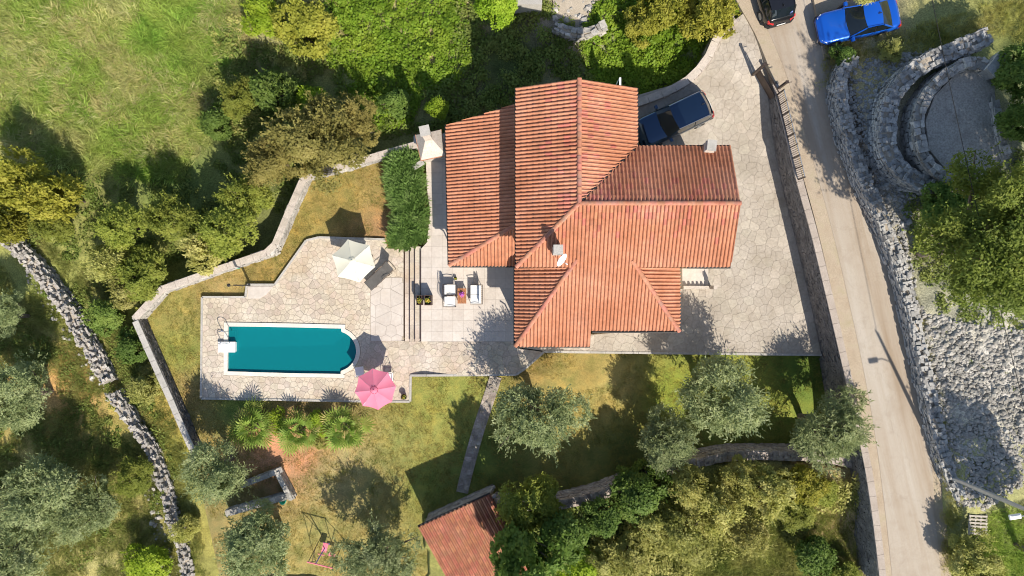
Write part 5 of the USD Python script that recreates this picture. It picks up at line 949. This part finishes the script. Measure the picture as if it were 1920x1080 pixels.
for a in [
    ('olive', 1005, 768, 2.3, 3.5, 'round grey-green olive tree on the lawn right of the stone path'),
    ('olive', 1348, 738, 2.5, 3.5, 'biggest grey olive tree on the lawn below the driveway edge'),
    ('olive', 1246, 812, 1.9, 2.9, 'smaller olive tree at the lower left of the biggest lawn olive'),
    ('olive', 1545, 800, 2.15, 3.2, 'olive tree in the lawn corner leaning over the road wall'),
    ('olive', 400, 880, 1.95, 2.8, 'olive tree at the foot of the straight garden wall beside the stone pen'),
    ('olive', 492, 1032, 2.3, 3.0, 'olive tree below the stone pen and left of the swing'),
    ('olive', 710, 1052, 2.15, 2.4, 'olive tree right of the swing at the bottom edge'),
    ('olive', 85, 925, 2.6, 3.0, 'wide olive tree in the lower left field beside the long shadow'),
    ('olive', 30, 1030, 2.7, 3.2, 'olive tree in the bottom left picture corner'),
    ('olive', 165, 965, 1.9, 2.4, 'pale olive tree right of the wide one in the lower left field'),
    ('olive', 30, 745, 2.3, 3.0, 'olive tree at the left edge above the red soil patch'),
    ('olive', 8, 595, 1.4, 2.0, 'small olive tree cut by the left edge beside the broad stone wall'),
    ('brown', 610, 265, 2.6, 2.7, 'spreading brown-olive tree overhanging the bent garden wall'),
    ('brown', 660, 232, 1.5, 2.0, 'brown-olive bush on the house side of the spreading brown tree'),
    ('brown', 520, 300, 1.7, 2.4, 'brown-green tree at the left side of the spreading brown tree'),
    ('yellow', 45, 350, 1.8, 2.3, 'yellow-leaved tree near the left edge above the broad stone wall'),
    ('yellow', 115, 370, 1.4, 2.3, 'yellow-leaved tree just right of the leftmost yellow one'),
    ('yellow', 20, 425, 1.3, 1.6, 'low yellow shrub at the upper end of the broad stone wall'),
    ('broad', 110, 425, 1.3, 1.6, 'green bush beneath the two yellow-leaved trees'),
    ('broad', 225, 425, 1.6, 2.6, 'green tree left of the red-leaf gap in the tree row'),
    ('broad', 335, 410, 1.6, 2.7, 'green tree right of the red-leaf gap in the tree row'),
    ('broad', 425, 430, 1.9, 2.9, 'tallest yellowish green tree of the row behind the garden wall'),
    ('khaki', 390, 480, 1.5, 1.8, 'khaki bush leaning on the garden wall below the tallest row tree'),
    ('broad', 270, 500, 1.7, 2.0, 'green tree at the bend of the garden wall'),
    ('khaki', 205, 490, 1.5, 1.7, 'khaki bush among the trees beside the grass path'),
    ('khaki', 240, 545, 1.2, 1.2, 'khaki bush lowest beside the grass path and garden wall corner'),
    ('broad', 470, 370, 1.5, 2.5, 'green tree on the outer side of the garden wall bend'),
    ('broad', 455, 175, 1.3, 1.8, 'green bush at the right edge of the meadow'),
    ('dark', 410, 230, 1.1, 1.2, 'dark bush on the meadow edge above the tree shadows'),
    ('dark', 530, 175, 1.4, 1.8, 'dark bush with bare twigs between the meadow and the ivy'),
    ('yellow', 570, 65, 1.7, 1.5, 'yellow-green shrub at the top left of the ivy bank'),
    ('bright', 490, 40, 1.2, 1.6, 'bright green shrub at the top between meadow and yellow shrub'),
    ('bright', 590, 190, 1.1, 1.6, 'bright green bush above the spreading brown tree'),
    ('bright', 925, 3, 1.3, 2.4, 'bright green tree at the top edge above the house shadow'),
    ('bright', 513, 790, .75, .55, 'low leafy plant between the left and middle fan palms'),
    ('bright', 603, 795, .8, .6, 'low leafy plant between the middle and right fan palms'),
    ('khaki', 605, 830, .55, .4, 'small pale plant at the foot of the right fan palm'),
    ('bright', 822, 210, .62, 1.5, 'little bright sapling behind the outdoor fireplace'),
    ('dark', 740, 195, 1.0, 1.0, 'green bush just above the fireplace shadow'),
    ('yellow', 1250, 15, 1.5, 1.7, 'yellow-green shrub at the top right of the rubble patch'),
    ('yellow', 1325, 20, 1.4, 1.6, 'yellow-green shrub beside the upper end of the driveway'),
    ('yellow', 1205, 45, 1.2, 1.1, 'yellow-green shrub lowest on the ivy bank by the rubble'),
    ('yellow', 1355, 55, .8, .9, 'small yellow shrub against the curved driveway wall'),
    ('pine', 1613, -20, 1.15, 2.7, 'feathery tree hanging over the bright blue coupe'),
    ('big', 1862, 462, 4.1, 5.7, 'very large spreading green tree at the right edge'),
    ('big', 2125, 470, 3.5, 7.0, 'tall tree beyond the right edge whose shade covers the round floor'),
    ('dark', 1905, 130, 1.5, 1.8, 'dark bush at the right edge beside the round floor'),
    ('dark', 1920, 220, 1.4, 1.6, 'dark bush right of the thin rim wall of the round floor'),
    ('dark', 1765, 380, 1.5, 1.2, 'dark undergrowth bush between the ring wall and the very large tree'),
    ('broad', 1000, 945, 2.0, 2.6, 'bright glossy green tree next to the tiled shed'),
    ('dark', 985, 1045, 2.0, 3.4, 'dark green tree shading the roof of the tiled shed'),
    ('dark', 1060, 1010, 1.6, 1.8, 'dark green bush below the bright glossy tree'),
    ('bright', 1080, 1075, 1.3, 1.3, 'bright green bush at the bottom edge below the dark bushes'),
    ('dark', 1200, 925, 1.7, 1.3, 'dark ivy-like bush in the shade of the lower garden wall'),
    ('dark', 1120, 960, 1.2, 1.2, 'dark bush covering the lower garden wall beside the bright tree'),
    ('dark', 1195, 893, 1.1, 2.0, 'dark bush hanging over the middle of the lower garden wall'),
    ('khaki', 1290, 905, 1.2, 1.8, 'khaki bush at the lower garden wall beside the small lawn olive'),
    ('khaki', 1385, 885, 1.1, 1.2, 'khaki bush pressed against the outer side of the lower garden wall'),
    ('khaki', 1180, 1030, 1.5, 1.2, 'khaki bush leftmost in the sunny thicket'),
    ('khaki', 1265, 1000, 1.6, 1.4, 'khaki bush in the middle of the sunny thicket'),
    ('khaki', 1340, 960, 1.6, 1.5, 'khaki bush upper in the thicket behind the lower garden wall'),
    ('khaki', 1425, 920, 1.7, 1.6, 'khaki bush nearest the corner olive in the sunny thicket'),
    ('khaki', 1225, 965, 1.3, 1.2, 'khaki bush at the upper left of the sunny thicket'),
    ('khaki', 1130, 1060, 1.3, 1.0, 'khaki bush lowest at the left of the thicket'),
    ('khaki', 1310, 1035, 1.2, .9, 'khaki bush at the lower middle of the thicket'),
    ('broad', 1480, 960, 1.3, 1.0, 'green shrub between thicket and golden grass'),
    ('khaki', 1400, 1000, 1.3, 1.0, 'khaki bush between the thicket and the golden grass'),
    ('yellow', 1500, 905, 1.3, 1.1, 'yellow-green shrub at the right end of the sunny thicket'),
    ('broad', 1545, 925, 1.0, .8, 'green shrub at the road wall below the corner olive'),
    ('dark', 1530, 1040, 1.3, 1.2, 'dark shrub beside the road wall near the bottom edge'),
    ('broad', 1585, 1080, 1.2, 1.0, 'green shrub at the bottom edge beside the road wall'),
    ('khaki', 1815, 1040, 1.4, 1.1, 'khaki shrub right of the road near the bottom edge'),
    ('broad', 1855, 1085, 1.3, 1.2, 'green shrub at the bottom right edge'),
    ('broad', 2055, 1095, 2.3, 5.0, 'tree beyond the right edge that throws its shade on the scree'),
    ('dark', 250, 650, 1.1, 1.0, 'dark bush beside the broad stone wall opposite the pool'),
    ('dark', 200, 600, 1.2, 1.0, 'dark bush halfway down the right side of the broad stone wall'),
    ('khaki', 268, 735, 1.1, .9, 'khaki bush between the two dry stone walls'),
    ('broad', 255, 890, 1.3, 1.2, 'green bush in the lower left field near the crumbling wall'),
    ('bright', 275, 1065, 1.3, 1.0, 'bright green bush at the bottom left beside the crumbling wall'),
    ('khaki', 350, 990, .9, .8, 'khaki bush right of the crumbling wall'),
    ('khaki', 1668, 98, .7, .5, 'low bush on the verge below the blue coupe'),
    ('dark', 1580, 105, .7, .6, 'dark low bush at the head of the long dry stone wall')]:
    tree(*a)
# young fan palms
def palm(rg):
    t = T('fan_palm', local=True); t.part('trunk', tube(np.array([(0, 0, -.3), (.02, 0, .45), (0, .02, .95)]), [.17, .16, .13], 9), m_bark)
    for i in range(24):
        a = i * 2.399 + rg.normal() * .1; el = math.radians(82 - 88 * (i / 24) ** .9 + rg.normal() * 5); d = np.array([math.cos(a) * math.cos(el), math.sin(a) * math.cos(el), math.sin(el)]); sd = np.array([-math.sin(a), math.cos(a), 0]); up = np.cross(d, sd) * -1; up = up if up[2] > 0 else -up
        ln = rg.uniform(.45, .85); c = np.array([0, 0, .95]) + d * ln; fr = t.part('frond', leaf_fan(c, d, sd, up, rg), l_palm if i < 20 else l_palmd); fr.part('stalk', tube(np.array([(0, 0, .92), c]), [.016, .01], 5), l_palm)
    return t
def leaf_fan(c, d, sd, up, rg, n=14, R=.66):
    th = np.linspace(-1.9, 1.9, n); V, F = [], []
    for x in th:
        e = d * math.cos(x) + sd * math.sin(x); L = R * (.72 + .28 * math.cos(x * .8)) * rg.uniform(.9, 1.08); b = np.cross(e, up); b /= np.linalg.norm(b); w = .034; k = len(V); drop = np.array([0, 0, -.16]) * rg.uniform(.6, 1.4)
        V += [c, c + e*L*.6 + b*w + up*.02, c + e*L*.6 - b*w - up*.025, c + e*L + drop * L]; F += [(k, k+1, k+2), (k+1, k+3, k+2)]
    return np.array(V), np.array(F)
pp = palm(RN(61)); pp2 = None
for i, (px, py, s, lab) in enumerate([(470, 802, 1.22, 'young fan palm leftmost of the three below the pool'), (556, 812, 1.12, 'middle young fan palm of the three below the pool'), (645, 804, 1.22, 'young fan palm of the three nearest the pink parasol')]):
    q = P(px, py, .3); loc = (q[0], q[1], -1.0)
    if i == 0: place(pp, loc, 0, (s, s, s * .8)); keys(pp.prim, lab, 'palm', 'young fan palms below the pool')
    else: copy(pp, loc, 130 * i + 20, lab, 'palm', 'young fan palms below the pool', (s, s, s * .8))
# bed of strap-leaved plants
BED = Polygon(PP([(722, 340), (722, 300), (734, 284), (768, 276), (792, 300), (797, 350), (804, 402), (800, 448), (762, 470), (726, 460), (736, 400)], 0)); rg = RN(62)
x0, y0, x1, y1 = BED.bounds; pts = rg.uniform((x0, y0), (x1, y1), (3000, 2)); pts = pts[shapely.contains_xy(BED.buffer(-.08), pts[:, 0], pts[:, 1])]; n = len(pts)
hh = .22 + .55 * np.clip(shapely.distance(shapely.points(pts), BED.exterior) / .5, 0, 1) ** .6 * (.55 + .9 * meshkit.fbm(np.column_stack([pts * 1.8, 0 * pts[:, 0]]), 3, 2)); pos = np.column_stack([pts, hh - .45]); q8 = 6; allm = []
pos = np.repeat(pos, q8, 0); a = rg.uniform(0, 6.28, len(pos)); el = rg.uniform(.35, 1.35, len(pos)); tn = np.stack([np.cos(a) * np.cos(el), np.sin(a) * np.cos(el), np.sin(el)], 1); nr = np.stack([-np.cos(a) * np.sin(el), -np.sin(a) * np.sin(el), np.cos(el)], 1) + rg.normal(size=(len(pos), 3)) * .2
single('plant_bed', leaf_quads(pos, tn, nr, rg.uniform(.3, .55, len(pos)), rg.uniform(.05, .085, len(pos)), .6), l_hedge, 'dense bed of dark green strap-leaved plants beside the garden stairs', 'plants', 'stuff')
# ------------------------------------------------------------------ ground cover: leaf clumps, grass tufts, loose stones
def clump(rg, n, r, L, W, flat_=.6):
    d = rg.normal(size=(n, 3)); d[:, 2] = np.abs(d[:, 2]); d /= np.linalg.norm(d, axis=1, keepdims=True); p = d * r * rg.uniform(.35, 1, (n, 1)) * (1, 1, flat_); nr = d + rg.normal(size=(n, 3)) * .45 + (0, 0, .4); return leaf_quads(p, np.cross(nr, rg.normal(size=(n, 3))), nr, L * rg.uniform(.7, 1.3, n), W * rg.uniform(.7, 1.3, n))
def tuft(rg, n, r, h, w, lean=.5):
    a = rg.uniform(0, 6.28, n); b = rg.uniform(0, 1, n) ** .5 * r; p = np.stack([b * np.cos(a), b * np.sin(a), 0 * a], 1); g = rg.uniform(0, 6.28); dd = a + rg.normal(size=n) * .8; ln = rg.uniform(.2, 1, n) * lean * 1.6; tn = np.stack([np.cos(dd) * ln + .3 * np.cos(g), np.sin(dd) * ln + .3 * np.sin(g), np.ones(n)], 1); nr = np.cross(tn, rg.normal(size=(n, 3))); return leaf_quads(p, tn, nr, h * rg.uniform(.6, 1.25, n), w, .45)
def zone(px_poly, dens, rg, z=0.0, hole=None, keep=None):
    pg = Polygon(PP(px_poly, z)); pg = pg if hole is None else pg.difference(hole); x0, y0, x1, y1 = pg.bounds; n = int(dens * (x1 - x0) * (y1 - y0)); p = rg.uniform((x0, y0), (x1, y1), (n, 2)); p = p[shapely.contains_xy(pg, p[:, 0], p[:, 1])]
    if keep is not None: w = np.column_stack([p, 0 * p[:, 0]]); p = p[keep(w)]
    return p
def cover(name, label, cat, px_poly, dens, protos, mat, rg, sc=(.7, 1.4), z=-.8, hole=None, keep=None, hf=None, lift=0.0, bump=0.0, tilt=.2):
    p = zone(px_poly, dens, rg, z, hole, keep); zz = (hf or ground0)(p[:, 0], p[:, 1]) + lift
    if bump: zz = zz + bump * (meshkit.fbm(np.column_stack([p * .8, 0 * p[:, 0]]), 3, 4) - .25)
    scatter(name, protos, np.column_stack([p, zz]), yaw(rg.uniform(0, 6.28, len(p)), tilt, rg), rg.uniform(*sc, len(p)), mat, label, cat)
rg = RN(71); OUT = PROP.buffer(.25).union(CORR)
IVY = [clump(rg, 40, .32, .13, .11) for _ in range(3)]; BRA = [clump(rg, 34, .34, .15, .09, .8) for _ in range(3)]; TUF = [tuft(rg, 34, .24, .42, .024, 1.5) for _ in range(4)]; BIG = [tuft(rg, 60, .42, .62, .03, 1.7) for _ in range(3)]
l_field = leaf('rough_field_grass', [(.16, .2, .045), (.24, .255, .07), (.33, .31, .11)], scale=.6, vary=.35, hue=.008)
l_straw = leaf('straw_grass', [(.38, .37, .14), (.5, .46, .2), (.6, .53, .28)], scale=.8, vary=.25, hue=.02)
MEADOW = [(-40, -30), (480, -30), (450, 120), (400, 240), (340, 340), (230, 340), (-40, 280)]; SHT = [tuft(rg, 22, .16, .16, .014, .9) for _ in range(2)]
cover('ivy_bank', 'bright green ivy carpet on the bank behind the house', 'ivy', [(610, -20), (860, -20), (880, 40), (880, 130), (850, 160), (790, 170), (770, 235), (700, 240), (640, 150), (600, 90)], 15, IVY, l_ivy, rg, bump=.9, hole=OUT)
cover('ivy_bank', 'dense green ivy below the curved driveway wall', 'ivy', [(1090, 70), (1130, -20), (1400, -20), (1372, 45), (1345, 100), (1290, 155), (1190, 195), (1110, 160)], 17, IVY, l_ivy, rg, bump=.8, hole=OUT)
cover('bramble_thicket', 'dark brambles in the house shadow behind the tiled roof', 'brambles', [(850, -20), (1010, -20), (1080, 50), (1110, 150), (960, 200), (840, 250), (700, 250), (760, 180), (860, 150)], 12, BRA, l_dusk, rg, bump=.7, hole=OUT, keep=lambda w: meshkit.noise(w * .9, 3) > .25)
cover('scrub_thicket', 'sunlit yellow-green scrub at the right edge of the meadow', 'scrub', [(380, 80), (470, -20), (640, -20), (640, 170), (560, 220), (430, 260), (370, 200)], 9, BRA, l_khaki, rg, (.5, 1.2), z=-1.3, bump=.6, hole=OUT, keep=lambda w: meshkit.noise(w * .7, 31) > .48)
cover('bramble_thicket', 'mixed green scrub between the meadow and the ivy bank', 'brambles', [(360, 140), (480, 0), (620, 20), (640, 160), (700, 240), (560, 330), (480, 330), (430, 300)], 9, BRA, l_dusk, rg, bump=.5, hole=OUT, keep=lambda w: meshkit.noise(w * .8, 5) > .36)
cover('meadow_grass', 'tall green and straw meadow grass in the upper left field', 'grass', [(-40, -30), (480, -30), (440, 120), (380, 240), (330, 330), (230, 330), (-40, 260)], 22, TUF, l_grass, rg, (.6, 1.3), z=-1.4, hole=OUT, lift=-.02)
cover('meadow_tussocks', 'pale straw-coloured grass tussocks in the upper left field', 'grass', MEADOW, 7, BIG, l_straw, rg, (.5, 1.2), z=-1.4, hole=OUT, keep=lambda w: meshkit.fbm(w * .55, 3, 16) > .53)
cover('meadow_tussocks', 'lush green grass tussocks in the upper left field', 'grass', MEADOW, 6, BIG, l_grass, rg, (.5, 1.3), z=-1.4, hole=OUT, keep=lambda w: meshkit.fbm(w * .55, 3, 16) < .5)
cover('meadow_weeds', 'dark weed clumps dotted over the upper left field', 'weeds', MEADOW, .9, BRA, l_dusk, rg, (.4, .9), z=-1.4, hole=OUT)
cover('field_grass', 'rough dry grass in the lower left field', 'grass', [(-40, 480), (90, 540), (200, 720), (300, 900), (350, 1100), (-40, 1100)], 26, TUF, l_field, rg, (.45, 1.0), z=-2, hole=OUT, keep=lambda w: meshkit.noise(w * .7, 6) > .33)
cover('path_grass', 'yellow-green grass strip between stone wall and garden wall', 'grass', [(60, 440), (200, 530), (250, 600), (350, 830), (400, 1100), (330, 1100), (300, 880), (180, 620)], 36, TUF, l_field, rg, (.4, .8), z=-1.8, hole=OUT)
cover('bramble_thicket', 'dark scrub along the right side of the dry stone walls', 'brambles', [(120, 520), (180, 560), (250, 660), (300, 800), (340, 900), (300, 900), (230, 740), (170, 640)], 10, BRA, l_dusk, rg, (.5, 1.1), z=-1.8, hole=OUT)
cover('bramble_thicket', 'loose scrub between the olive trees of the lower left field', 'scrub', [(-40, 560), (120, 660), (260, 860), (320, 1100), (-40, 1100)], 7, BRA, l_dusk, rg, (.5, 1.2), z=-2, keep=lambda w: meshkit.noise(w * .6, 21) > .5)
cover('wall_overgrowth', 'creepers growing over the dry stone walls on the left', 'creepers', [(-30, 410), (40, 455), (130, 565), (210, 710), (300, 860), (350, 1090), (310, 1090), (270, 900), (190, 740), (90, 570), (-30, 450)], 7, BRA, l_dusk, rg, (.35, .8), z=-1.3, lift=.45, hole=OUT, keep=lambda w: meshkit.noise(w * .9, 23) > .5)
cover('scree_weeds', 'small weeds growing between the stones of the scree', 'weeds', [(1720, 600), (1960, 620), (1960, 930), (1800, 940), (1750, 760)], 1.2, BRA, l_dusk, rg, (.25, .55), z=2.8, keep=lambda w: meshkit.noise(w * .6, 25) > .5)
cover('tree_row_scrub', 'low scrub beneath the row of trees', 'scrub', [(-30, 320), (150, 330), (480, 300), (560, 340), (500, 470), (300, 540), (250, 600), (100, 470), (-30, 440)], 7, BRA, l_dusk, rg, (.6, 1.2), z=-1.8, hole=OUT, keep=lambda w: meshkit.noise(w * .8, 8) > .35)
cover('thicket_leaves', 'sunny khaki scrub of the lower right thicket', 'scrub', [(1100, 960), (1300, 890), (1600, 880), (1600, 960), (1450, 960), (1380, 1040), (1250, 1090), (1100, 1090)], 14, BRA, l_khaki, rg, (.6, 1.2), z=.3, hole=OUT, bump=.5)
cover('golden_grass', 'golden grass at the bottom between thicket and road wall', 'grass', [(1180, 1040), (1420, 960), (1625, 900), (1645, 1100), (1100, 1110)], 30, TUF, l_field, rg, (.5, 1.1), z=.3, hole=OUT)
cover('verge_grass', 'tufts of grass along the right road verge', 'grass', [(1690, 560), (1712, 560), (1760, 800), (1790, 930), (1800, 1100), (1770, 1100), (1755, 900)], 18, TUF, l_gold, rg, (.35, .8), z=2.1)
cover('verge_grass', 'rough grass and weeds at the upper right below the blue coupe', 'grass', [(1560, 60), (1700, 55), (1960, -20), (1960, 130), (1860, 60), (1690, 130), (1600, 110), (1570, 160), (1545, 160)], 22, TUF, l_gold, rg, (.4, .9), z=2)
cover('field_grass', 'bright green grass in the bottom right corner', 'grass', [(1850, 960), (1960, 930), (1960, 1100), (1800, 1100)], 30, TUF, l_grass, rg, (.5, 1.0), z=2.3)
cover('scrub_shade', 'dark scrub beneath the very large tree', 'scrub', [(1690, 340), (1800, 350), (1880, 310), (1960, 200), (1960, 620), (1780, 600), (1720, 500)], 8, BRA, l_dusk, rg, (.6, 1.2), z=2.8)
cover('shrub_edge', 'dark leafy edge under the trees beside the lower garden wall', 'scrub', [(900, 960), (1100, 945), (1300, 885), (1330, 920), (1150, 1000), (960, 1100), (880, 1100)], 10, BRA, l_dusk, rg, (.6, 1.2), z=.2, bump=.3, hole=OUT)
# short lawn grass, thin tufts that give the mown lawn its grain
LG = leaf('lawn_grass', [(.19, .22, .045), (.29, .255, .07), (.38, .29, .11)], scale=.5, vary=.3, hue=.02)
TREEGAP = LAWN.buffer(-.2); p = rg.uniform(TREEGAP.bounds[:2], TREEGAP.bounds[2:], (52000, 2)); p = p[shapely.contains_xy(TREEGAP, p[:, 0], p[:, 1])]; p = p[meshkit.noise(np.column_stack([p * .9, 0 * p[:, 0]]), 2) > .3]
scatter('lawn_grass', [tuft(rg, 14, .15, .1, .016, 1.3) for _ in range(3)], np.column_stack([p, lawnz(p[:, 0], p[:, 1])]), yaw(rg.uniform(0, 6.28, len(p))), rg.uniform(.6, 1.2, len(p)), LG, 'short sun-scorched grass of the mown lawn', 'grass')
# stone scree and rubble
RK = [rock(rg, *(rg.uniform(.7, 1.15, 3) * .14)) for _ in range(5)]
def rubble(name, label, px_poly, dens, sc, mat, z, most, keep=None, hole=None):
    p = zone(px_poly, dens, rg, z, hole, keep); s = rg.uniform(*sc, len(p)) * rg.choice([.5, .75, .95, 1.1, 1.7], len(p)); zz = ground0(p[:, 0], p[:, 1]) + .03
    t = T(name, label, 'stones', loc=(*p.mean(0), float(zz.mean()))); o = np.argsort(-s)
    for i in o[:most]:
        m = RK[rg.integers(5)]; t.part('stone', turn((m[0] * s[i], m[1]), rg.uniform(0, 6.28), (p[i, 0], p[i, 1], zz[i] + .03)), mat)
    o = o[most:]
    if len(o): scatter(t.path.replace('/World/', '/World/') [len('/World/'):] and t.path + '/loose_stones', RK, np.column_stack([p[o], zz[o]]) - t.loc, yaw(rg.uniform(0, 6.28, len(o)), .6, rg), s[o], mat, None)
rubble('stone_scree', 'wide slope of loose grey stones right of the road', [(1705, 560), (1760, 590), (1830, 610), (1960, 620), (1960, 870), (1890, 930), (1850, 960), (1800, 950), (1770, 800), (1735, 680)], 125, (.6, 1.35), m_scree, 2.8, 300)
rubble('stone_scree', 'shaded loose stones between the long dry wall and the ring wall', [(1605, 110), (1690, 95), (1760, 90), (1690, 150), (1655, 220), (1665, 300), (1720, 350), (1700, 440), (1720, 540), (1700, 540), (1640, 350), (1590, 220)], 100, (.6, 1.3), m_stone, 2.5, 200)
rubble('rubble_patch', 'grey patch of broken stones at the top edge behind the house', [(1030, -20), (1120, -20), (1125, 45), (1090, 62), (1040, 45)], 10, (.9, 2.4), m_stone2, -.4, 60)
rubble('rubble_patch', 'pale fallen stones beside the broad dry stone wall', [(60, 490), (110, 520), (210, 700), (260, 780), (230, 800), (150, 690), (40, 520)], 16, (.6, 1.5), m_stone2, -1.8, 80)
rubble('rubble_patch', 'scattered pale stones along the crumbling wall', [(270, 850), (330, 900), (370, 1090), (310, 1090), (270, 930)], 14, (.6, 1.5), m_stone2, -1.8, 80)
rubble('rubble_patch', 'few pale stones on the dry bank above the house shadow', [(770, -10), (860, -10), (870, 40), (800, 40)], 1.6, (.8, 1.6), m_stone2, -.7, 30)
w = [(1045, 50, .2), (1085, 62, .2), (1130, 48, .2)]
wall('ruined_wall', 'short ruined stone wall at the lower edge of the rubble patch', 'wall', path3(w), lambda x, y: float(ground0(x, y)) - .2, hgt(w), .45, stone=.3, mat=m_stone2, seed=51, rough=1.5)
single('rubble_floor', sheet(Polygon(PP([(1034, -15), (1118, -20), (1128, 40), (1088, 58), (1045, 46)], -.3)), lambda x, y: ground0(x, y) + .12, .5, .4), m_mortar, kind='structure')
b = P2(992, 2, 1.2); single('white_garden_block', prism(shapely.box(b[0] - 1.0, b[1] - .1, b[0] + .75, b[1] + 1.6), -1, 1.0), m_concrete, 'pale flat-topped masonry block at the top edge behind the house', 'masonry block')
# timber pallet and a plank by the road at the lower right
t = T('timber_pallet', 'pale slatted timber pallet lying in the weeds right of the road', 'pallet', loc=P(1832, 983, 2.4)); q = P(1832, 983, 2.45); a = .2
for k in range(6): t.part('slat', box(q[0] - .0 + .0, q[1] + (k - 2.5) * .19, q[2] + .1, 1.0, .1, .03, -a * .3), m_grid)
for k in range(4): t.part('bearer', box(q[0] + (k - 1.5) * .3, q[1], q[2] + .04, .07, 1.1, .09, -a * .3), m_grid)
